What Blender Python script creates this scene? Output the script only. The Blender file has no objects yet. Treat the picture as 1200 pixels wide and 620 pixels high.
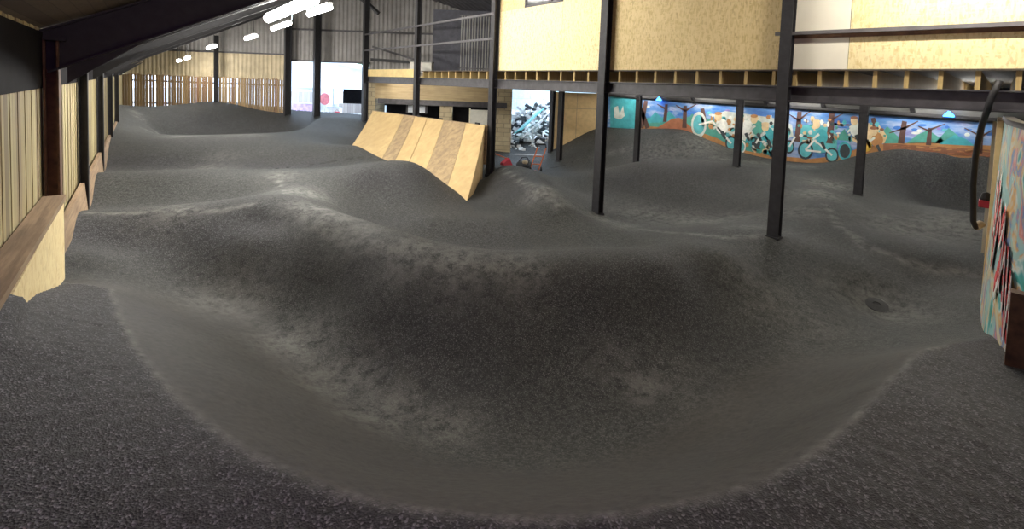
import bpy, bmesh, math, random
import numpy as np
from mathutils import Vector, Matrix

# ------------------------------------------------------------------ camera, sky, exposure
scene = bpy.context.scene
COL = scene.collection
cam_data = bpy.data.cameras.new('camera')
cam = bpy.data.objects.new('camera', cam_data)
COL.objects.link(cam)
right = Vector((0.75538, -0.65427, 0.0366)); up = Vector((0.00437, 0.06088, 0.99814)); fwd = Vector((0.65528, 0.75381, -0.04885))
mw = Matrix.Identity(4)
for i in range(3):
    mw[i][0], mw[i][1], mw[i][2] = right[i], up[i], -fwd[i]
mw[2][3] = 3.0
cam.matrix_world = mw
cam_data.sensor_width = 36.0
cam_data.lens = 15.0
cam_data.shift_y = -0.15468
cam_data.clip_start = 0.05
cam_data.clip_end = 300
scene.camera = cam

world = bpy.data.worlds.new('overcast_sky')
scene.world = world
world.use_nodes = True
wn = world.node_tree.nodes; wl = world.node_tree.links
wn.clear()
w_out = wn.new('ShaderNodeOutputWorld'); w_bg = wn.new('ShaderNodeBackground')
w_bg.inputs['Color'].default_value = (0.62, 0.78, 1.0, 1)
w_bg.inputs['Strength'].default_value = 8.5
wl.new(w_bg.outputs[0], w_out.inputs[0])

scene.view_settings.view_transform = 'Standard'
scene.view_settings.look = 'None'
scene.view_settings.gamma = 1.0
scene.view_settings.use_curve_mapping = False
scene.view_settings.exposure = 0.0
scene.cycles.max_bounces = 8
scene.cycles.diffuse_bounces = 5
scene.cycles.use_denoising = True
scene.cycles.sample_clamp_indirect = 4.0

HALL_LAMP = 150.0       # emission of the hall's strip lights
MEZZ_FILL = 125.0       # unseen fill lights added under the mezzanine
WALL_FILL = 250.0  # unseen fill light added to brighten the right chipboard panels
BAY_FILL = 150.0        # unseen fill lights added high over the track

TRACK = [(-0.23,5.45,0.93),(-0.15,4.58,1.04),(-0.03,3.60,1.20),(0.11,2.73,1.35),(0.23,2.22,1.43),(0.34,1.88,1.48),(0.44,1.66,1.50),(0.54,1.50,1.50),(0.69,1.31,1.50),(0.88,1.11,1.50),(1.08,0.94,1.50),(1.31,0.78,1.50),(1.58,0.63,1.50),(1.87,0.52,1.48),(2.30,0.45,1.42),(2.77,0.41,1.35),(3.50,0.37,1.25),(4.36,0.31,1.12),(-0.05,5.40,0.78),(0.19,4.90,0.75),(0.33,4.23,0.80),(0.55,3.34,0.85),(0.75,2.66,0.85),(1.00,2.12,0.85),(1.49,1.60,0.85),(2.03,1.22,0.85),(2.50,0.96,0.85),(3.11,0.79,0.85),(3.93,0.69,0.80),(4.90,0.53,0.78),(0.73,5.42,0.28),(1.04,4.55,0.20),(1.41,3.52,0.13),(1.78,2.98,0.10),(2.28,2.47,0.10),(2.86,2.05,0.10),(3.58,1.68,0.12),(4.34,1.40,0.18),(5.27,1.16,0.22),(6.19,0.90,0.25),(-0.45,6.65,0.90),(-0.13,6.34,0.75),(0.26,6.50,0.55),(0.66,6.31,0.40),(1.05,5.89,0.28),(1.36,5.20,0.12),(1.67,4.18,0.05),(2.06,3.47,0.03),(2.64,2.88,0.03),(3.33,2.41,0.03),(4.14,1.96,0.05),(5.03,1.64,0.08),(6.10,1.36,0.08),(7.92,1.01,0.00),(7.60,0.45,0.20),(8.31,0.11,0.40),(6.27,0.06,0.68),(5.29,0.25,0.85),(-0.53,6.38,0.86),(-0.32,5.78,0.88),(1.41,7.32,1.02),(1.56,7.36,1.04),(1.83,7.29,1.03),(1.44,7.00,0.90),(1.55,6.78,0.86),(1.65,6.36,0.80),(1.26,7.08,0.86),(1.67,6.91,0.96),(1.84,6.88,0.99),(-0.65,8.20,1.03),(-0.24,8.04,1.00),(0.12,7.80,1.00),(0.59,7.63,1.00),(1.15,7.41,1.00),(1.73,7.40,1.06),(-0.30,7.28,0.82),(0.19,7.16,0.75),(0.72,6.90,0.75),(1.17,6.58,0.75),(1.91,6.28,0.93),(2.23,5.37,0.80),(2.71,4.65,0.72),(3.18,4.20,0.67),(3.86,3.66,0.64),(4.40,3.27,0.64),(5.32,2.85,0.63),(6.44,2.53,0.62),(8.04,2.43,0.61),(1.57,6.04,0.62),(2.15,4.65,0.48),(1.70,5.38,0.32),(2.85,3.90,0.42),(3.68,3.33,0.40),(4.61,2.78,0.42),(5.85,2.38,0.34),(2.17,4.04,0.20),(2.97,3.28,0.18),(3.92,2.64,0.18),(4.97,2.19,0.16),(6.89,2.10,0.34),(7.04,1.60,0.18),(-0.65,11.34,1.00),(0.04,10.92,1.00),(0.68,10.54,1.00),(2.21,9.83,0.98),(3.67,9.39,0.92),(4.37,9.37,0.95),(5.07,9.54,1.00),(5.30,9.21,0.82),(-0.72,9.91,0.78),(0.15,9.47,0.72),(1.20,9.03,0.72),(-0.44,14.79,0.90),(0.56,14.10,0.90),(1.44,13.79,0.90),(2.95,13.13,0.88),(4.02,12.91,0.88),(5.12,13.15,0.90),(-0.56,13.71,0.72),(0.86,13.24,0.66),(2.55,12.25,0.66),(4.00,11.43,0.68),(0.22,22.43,0.75),(0.91,22.77,0.15),(2.87,21.66,0.10),(5.10,21.20,0.10),(6.04,21.71,0.60),(-0.12,23.65,1.25),(1.01,25.43,1.30),(2.66,25.52,1.30),(5.61,25.10,1.28),(6.10,20.63,1.10),(5.81,16.65,0.85),(2.54,24.35,0.55),(4.53,23.63,0.55),(2.45,23.46,0.25),(4.41,22.97,0.25),(1.55,23.92,0.55),(5.47,22.77,0.60),(-0.58,28.26,1.00),(2.23,9.59,0.95),(2.22,8.57,0.90),(1.98,7.16,0.98),(2.79,7.93,0.62),(3.20,7.34,0.40),(3.66,6.30,0.30),(4.18,5.53,0.28),(4.83,5.00,0.30),(5.62,4.56,0.32),(6.09,3.88,0.40),(3.79,8.73,0.60),(4.63,8.02,0.45),(5.72,8.13,0.22),(4.02,6.94,0.42),(5.21,6.45,0.35),(6.08,5.83,0.34),(5.05,5.68,0.30),(6.62,4.98,0.30),(3.59,9.44,0.90),(7.94,10.12,0.20),(8.13,9.91,0.48),(7.59,8.45,0.60),(6.84,6.87,0.66),(6.65,6.03,0.55),(7.27,5.95,0.30),(8.22,6.11,0.04),(6.97,8.23,0.38),(6.70,8.41,0.20),(6.46,6.87,0.38),(6.17,6.97,0.25),(10.20,9.86,0.05),(9.54,7.84,0.00),(9.45,6.73,0.02),(9.53,5.63,0.00),(10.08,4.60,0.00),(10.93,3.96,0.12),(12.00,7.18,0.75),(13.49,6.54,0.80),(14.48,5.60,0.75),(15.09,4.56,0.70),(10.79,7.73,0.35),(10.62,6.31,0.25),(11.71,5.39,0.30),(12.80,4.68,0.35),(7.29,3.94,0.35),(7.56,2.99,0.50),(13.85,12.65,-0.30),(14.64,15.41,-0.30),(15.04,14.61,-0.30),(14.53,11.55,0.00),(14.14,8.99,0.10),(15.82,8.02,0.50),(14.98,5.71,0.60),(15.90,3.62,0.62),(15.36,3.08,0.65),(11.08,2.64,0.62),(12.75,2.71,0.66),(10.85,1.71,0.50),(12.72,2.19,0.55),(13.32,1.08,0.60),(12.80,0.28,0.70),(11.19,0.87,0.45),(11.34,0.32,0.50),(9.51,1.36,0.50),(9.48,0.71,0.44),(9.81,0.12,0.52),(8.91,0.65,0.26),(9.21,0.31,0.33),(8.51,1.19,0.30),(9.07,1.69,0.42),(16.81,1.40,0.75),(15.69,1.99,0.65),(13.86,2.23,0.50),(17.01,0.42,0.80),(17.30,13.30,1.05),(17.30,12.28,1.11),(17.30,10.44,1.26),(17.30,8.83,1.35),(17.30,7.38,0.95),(17.30,6.11,0.70),(17.30,4.71,0.66),(17.30,3.50,0.89),(17.30,3.07,1.10),(17.30,2.45,1.35),(17.30,1.87,1.48),(17.30,1.14,1.46),(17.30,0.31,1.47),(17.65,13.30,1.05),(17.65,12.28,1.11),(17.65,10.44,1.26),(17.65,8.83,1.35),(17.65,7.38,0.95),(17.65,6.11,0.70),(17.65,4.71,0.66),(17.65,3.50,0.89),(17.65,3.07,1.10),(17.65,2.45,1.35),(17.65,1.87,1.48),(17.65,1.14,1.46),(17.65,0.31,1.47),(6.40,9.30,0.12),(7.30,10.60,0.12),(5.90,10.40,0.45),(6.60,12.50,0.20),(5.70,13.50,0.30),(7.60,14.50,0.20),(8.60,12.00,0.20),(6.30,8.60,0.15),(9.50,16.00,0.10),(8.60,18.00,0.30),(-0.85,4.50,1.49),(-0.73,3.50,1.65),(-0.58,2.59,1.80),(-0.44,2.03,1.88),(-0.32,1.64,1.93),(-0.18,1.34,1.95),(-0.03,1.10,1.95),(0.16,0.85,1.95),(0.40,0.60,1.95),(0.66,0.38,1.95),(0.94,0.19,1.95),(1.29,-0.01,1.95),(1.70,-0.16,1.93),(2.21,-0.24,1.87),(2.72,-0.29,1.80),(3.46,-0.33,1.70)]
DECK = [(-0.23,5.45,0.93),(-0.15,4.58,1.04),(-0.03,3.60,1.20),(0.11,2.73,1.35),(0.23,2.22,1.43),(0.34,1.88,1.48),(0.44,1.66,1.50),(0.54,1.50,1.50),(0.69,1.31,1.50),(0.88,1.11,1.50),(1.08,0.94,1.50),(1.31,0.78,1.50),(1.58,0.63,1.50),(1.87,0.52,1.48),(2.30,0.45,1.42),(2.77,0.41,1.35),(3.50,0.37,1.25),(4.36,0.31,1.12),(-0.49,2.87,1.58),(-0.34,1.95,1.60),(0.06,1.69,1.55),(0.51,1.39,1.50),(2.53,-0.14,1.45),(1.94,0.27,1.50),(3.22,0.13,1.35),(4.80,-0.21,1.08),(5.24,-0.05,0.98),(4.13,0.06,1.18),(-0.62,3.81,1.65),(-0.62,4.14,1.52),(-0.62,4.70,1.31),(-0.62,5.48,1.03),(-0.62,6.23,0.78),(-0.70,0.00,1.60),(0.00,-2.00,1.50),(3.00,-2.00,1.45),(5.00,-1.50,1.20),(-0.70,-2.50,1.60),(1.00,0.00,1.50),(-0.60,7.00,0.90),(-0.35,6.60,0.86),(-0.05,6.20,0.80),(-0.60,6.50,0.87)]
LIP = [(-0.23,5.45,0.93),(-0.15,4.58,1.04),(-0.03,3.60,1.20),(0.11,2.73,1.35),(0.23,2.22,1.43),(0.34,1.88,1.48),(0.44,1.66,1.50),(0.54,1.50,1.50),(0.69,1.31,1.50),(0.88,1.11,1.50),(1.08,0.94,1.50),(1.31,0.78,1.50),(1.58,0.63,1.50),(1.87,0.52,1.48),(2.30,0.45,1.42),(2.77,0.41,1.35),(3.50,0.37,1.25),(4.36,0.31,1.12)]
DUST = [(2.19,8.36,0.50,0.80),(2.07,6.94,0.45,0.80),(2.19,6.38,0.40,0.70),(2.28,5.79,0.40,0.50),(2.18,9.70,0.40,0.50),(2.60,4.89,0.50,0.50),(3.05,4.39,0.50,0.60),(3.54,3.96,0.50,0.50),(0.31,7.77,0.50,0.35),(0.45,7.72,0.20,0.80),(1.16,12.69,0.70,0.40),(0.98,16.73,0.70,0.60),(2.58,15.93,0.70,0.50),(1.59,13.46,0.50,0.30),(6.97,6.71,0.50,0.70),(6.99,6.33,0.40,0.50),(7.59,5.72,0.60,0.60),(7.68,5.12,0.60,0.50),(9.39,4.88,1.00,0.60),(9.79,4.27,1.00,0.60),(9.24,5.46,0.90,0.50),(10.38,3.94,0.80,0.45),(8.69,3.13,0.50,0.50),(12.43,2.80,0.60,0.70),(14.30,2.95,0.70,0.70),(10.59,2.67,0.50,0.50),(11.40,1.14,0.90,0.55),(11.94,0.58,0.90,0.55),(7.98,1.06,0.50,0.55),(7.86,0.81,0.50,0.50),(7.92,1.01,0.35,0.50),(7.79,1.37,0.50,0.35),(3.83,2.16,0.25,0.50),(3.68,2.16,0.20,0.60),(3.76,2.53,0.35,0.30),(1.47,4.09,0.50,0.50),(1.62,3.45,0.50,0.50),(1.29,4.92,0.50,0.50),(1.93,2.95,0.40,0.35),(0.80,5.98,0.60,0.40),(16.70,7.76,1.20,0.50),(15.65,9.00,1.20,0.40),(14.66,14.24,1.60,0.30),(4.10,1.94,0.50,0.20),(6.38,1.92,0.60,0.25),(6.41,1.53,0.60,0.25),(-0.20,23.67,0.22,0.60),(-0.09,23.22,0.22,0.60),(0.14,21.46,0.22,0.60),(0.49,22.53,0.22,0.60),(0.76,22.49,0.22,0.60),(1.03,22.43,0.22,0.60),(1.35,22.22,0.22,0.60),(1.66,22.01,0.22,0.60),(1.98,21.80,0.22,0.60),(2.24,21.73,0.22,0.60),(2.50,21.66,0.22,0.60),(2.77,21.59,0.22,0.60),(3.04,21.52,0.22,0.60),(3.31,21.44,0.22,0.60),(3.58,21.37,0.22,0.60),(3.86,21.30,0.22,0.60),(4.14,21.22,0.22,0.60),(4.43,21.15,0.22,0.60),(4.72,21.07,0.22,0.60),(5.13,21.17,0.22,0.60),(5.56,21.31,0.22,0.60),(-0.55,8.18,0.07,0.70),(-0.51,8.16,0.07,0.70),(-0.47,8.14,0.07,0.70),(-0.42,8.12,0.07,0.70),(-0.38,8.09,0.07,0.70),(-0.33,8.07,0.07,0.70),(-0.29,8.05,0.07,0.70),(-0.24,8.03,0.07,0.70),(-0.20,8.01,0.07,0.70),(-0.15,7.98,0.07,0.70),(-0.11,7.96,0.07,0.70),(-0.06,7.94,0.07,0.70),(-0.02,7.92,0.07,0.70),(0.03,7.89,0.07,0.70),(0.07,7.87,0.07,0.70),(0.12,7.85,0.07,0.70),(0.17,7.82,0.07,0.70),(0.21,7.80,0.07,0.70),(0.26,7.78,0.07,0.70),(0.31,7.76,0.07,0.70),(0.35,7.73,0.07,0.70),(0.40,7.71,0.07,0.70),(0.45,7.69,0.07,0.70),(0.50,7.67,0.07,0.70),(0.55,7.64,0.07,0.70),(0.59,7.62,0.07,0.70),(0.64,7.60,0.07,0.70),(0.69,7.57,0.07,0.70),(0.74,7.55,0.07,0.70),(0.79,7.53,0.07,0.70),(0.84,7.50,0.07,0.70),(0.89,7.48,0.07,0.70),(0.94,7.48,0.07,0.70),(0.99,7.48,0.07,0.70),(1.05,7.47,0.07,0.70),(1.10,7.47,0.07,0.70),(1.16,7.47,0.07,0.70),(1.21,7.46,0.07,0.70),(1.27,7.46,0.07,0.70),(2.10,9.70,0.10,0.90),(2.07,9.38,0.10,0.90),(2.05,9.09,0.10,0.90),(1.96,8.55,0.10,0.90),(1.87,8.05,0.10,0.90),(1.78,7.10,0.16,0.55),(1.81,6.88,0.16,0.55),(1.85,6.67,0.16,0.55),(1.88,6.47,0.16,0.55),(1.91,6.28,0.16,0.55),(1.97,6.12,0.16,0.55),(2.03,5.97,0.16,0.55),(2.09,5.83,0.16,0.55),(2.14,5.69,0.16,0.55),(2.20,5.55,0.16,0.55),(2.25,5.42,0.16,0.55),(2.31,5.33,0.16,0.55),(2.37,5.23,0.16,0.55),(2.43,5.13,0.16,0.55),(2.49,5.04,0.16,0.55),(2.55,4.95,0.16,0.55),(2.61,4.85,0.16,0.55),(2.67,4.76,0.16,0.55),(2.72,4.67,0.16,0.55),(2.80,4.60,0.16,0.55),(2.88,4.52,0.16,0.55),(2.96,4.45,0.16,0.55),(3.04,4.37,0.16,0.55),(3.12,4.30,0.16,0.55),(3.20,4.22,0.16,0.55),(3.28,4.15,0.16,0.55),(3.37,4.09,0.16,0.55),(3.45,4.02,0.16,0.55),(3.54,3.95,0.16,0.55),(3.62,3.88,0.16,0.55),(3.71,3.82,0.16,0.55),(3.79,3.75,0.16,0.55),(7.99,9.47,0.16,0.60),(7.77,8.96,0.16,0.60),(7.56,8.48,0.16,0.60),(7.36,8.03,0.16,0.60),(7.21,7.68,0.16,0.60),(7.06,7.35,0.16,0.60),(6.93,7.04,0.16,0.60),(6.80,6.75,0.16,0.60),(6.73,6.47,0.16,0.60),(6.66,6.22,0.16,0.60),(6.60,5.98,0.16,0.60),(6.79,5.98,0.16,0.60),(6.98,5.97,0.16,0.60),(7.17,5.96,0.16,0.60),(7.36,5.95,0.16,0.60),(8.13,6.01,0.13,0.60),(7.97,5.66,0.13,0.60),(7.82,5.32,0.13,0.60),(7.66,5.00,0.13,0.60),(7.65,4.81,0.13,0.60),(7.63,4.62,0.13,0.60),(7.62,4.44,0.13,0.60),(7.60,4.26,0.13,0.60),(7.59,4.08,0.13,0.60),(7.57,3.92,0.13,0.60),(7.58,3.76,0.13,0.60),(7.60,3.60,0.13,0.60),(7.61,3.45,0.13,0.60),(7.61,3.30,0.13,0.60),(7.62,3.15,0.13,0.60),(7.62,3.01,0.13,0.60),(7.70,2.90,0.13,0.60),(7.78,2.80,0.13,0.60),(7.86,2.69,0.13,0.60),(7.94,2.59,0.13,0.60),(13.05,2.91,0.12,0.70),(12.16,2.65,0.12,0.70),(11.40,2.43,0.12,0.70),(11.01,2.28,0.12,0.70),(10.66,2.14,0.12,0.70),(10.34,2.01,0.12,0.70),(10.05,1.89,0.12,0.70),(9.85,1.75,0.12,0.70),(9.66,1.62,0.12,0.70),(9.48,1.50,0.12,0.70),(9.32,1.39,0.12,0.70),(9.32,1.30,0.12,0.70),(9.32,1.21,0.12,0.70),(9.32,1.12,0.12,0.70),(9.32,1.03,0.12,0.70),(9.32,0.95,0.12,0.70),(9.31,0.86,0.12,0.70),(9.31,0.78,0.12,0.70),(9.31,0.70,0.12,0.70),(9.33,0.62,0.12,0.70),(9.36,0.54,0.12,0.70),(9.38,0.47,0.12,0.70),(9.40,0.39,0.12,0.70),(9.42,0.31,0.12,0.70),(9.44,0.24,0.12,0.70),(9.46,0.16,0.12,0.70),(14.79,11.31,0.35,0.40),(15.06,10.84,0.35,0.40),(15.32,10.39,0.35,0.40),(15.58,9.93,0.35,0.40),(15.82,9.49,0.35,0.40),(15.91,8.96,0.35,0.40),(15.98,8.45,0.35,0.40),(16.04,7.95,0.35,0.40),(16.08,7.47,0.35,0.40),(16.12,7.00,0.35,0.40),(16.14,6.55,0.35,0.40),(16.21,6.11,0.35,0.40),(16.28,5.69,0.35,0.40),(16.34,5.28,0.35,0.40),(16.41,4.89,0.35,0.40),(16.47,4.51,0.35,0.40),(16.53,4.14,0.35,0.40)]
ROUGH_SHADE = [(2.59,4.03,0.90,0.80),(3.34,3.71,0.80,0.70),(4.09,3.02,0.80,0.70),(4.91,2.61,0.70,0.60),(2.58,3.35,0.50,0.50),(1.16,6.50,0.60,0.60),(0.29,7.44,0.60,0.60),(-0.31,7.59,0.60,0.60),(1.34,6.92,0.50,0.50),(5.21,8.27,0.80,0.60),(4.40,8.78,0.80,0.50),(4.42,5.86,0.90,0.50),(3.46,7.20,0.70,0.40),(12.26,6.18,1.20,0.40),(9.22,0.49,0.60,0.35),(2.49,23.86,1.50,0.60),(4.44,23.14,1.50,0.60),(15.17,9.13,1.20,0.60),(16.22,7.56,1.00,0.50),(16.76,1.42,1.00,0.60),(15.36,2.14,0.80,0.50),(18.08,0.63,0.80,0.60),(1.18,12.98,0.90,0.50),(3.08,11.91,0.90,0.50),(-0.10,13.71,0.60,0.40),(6.94,7.87,0.70,0.60),(-0.42,14.02,0.45,0.85),(0.05,13.75,0.45,0.85),(0.54,13.47,0.45,0.85),(1.03,13.20,0.45,0.85),(1.53,12.91,0.45,0.85),(2.13,12.57,0.45,0.85),(2.74,12.22,0.45,0.85),(3.43,12.05,0.45,0.85),(-0.47,7.50,0.50,0.90),(-0.27,7.50,0.50,0.90),(-0.06,7.49,0.50,0.90),(0.11,7.41,0.50,0.90),(0.29,7.32,0.50,0.90),(0.47,7.24,0.50,0.90),(0.65,7.13,0.50,0.90),(0.83,7.03,0.50,0.90),(1.02,6.92,0.50,0.90),(1.24,6.84,0.50,0.90),(2.25,5.15,0.40,0.70),(2.38,4.92,0.40,0.70),(2.50,4.71,0.40,0.70),(2.63,4.50,0.40,0.70),(2.75,4.29,0.40,0.70),(2.91,4.17,0.40,0.70),(3.08,4.05,0.40,0.70),(3.24,3.92,0.40,0.70),(3.41,3.80,0.40,0.70),(3.58,3.67,0.40,0.70),(3.76,3.56,0.40,0.70),(3.94,3.44,0.40,0.70),(4.13,3.32,0.40,0.70),(4.32,3.21,0.40,0.70),(4.51,3.09,0.40,0.70),(4.76,3.00,0.40,0.70),(5.01,2.91,0.40,0.70),(5.27,2.81,0.40,0.70),(5.54,2.71,0.40,0.70),(3.79,9.22,0.45,0.70),(4.06,9.14,0.45,0.70),(4.33,9.06,0.45,0.70),(4.63,9.01,0.45,0.70),(4.93,8.96,0.45,0.70),(7.21,8.53,0.40,0.80),(6.83,7.42,0.40,0.80),(6.77,6.92,0.40,0.80),(10.85,7.03,0.70,0.70),(11.55,6.75,0.70,0.70),(12.27,6.46,0.70,0.70),(12.67,6.12,0.70,0.70),(13.07,5.78,0.70,0.70)]  # rough patches plus shade painted on track slopes facing the camera
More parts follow.
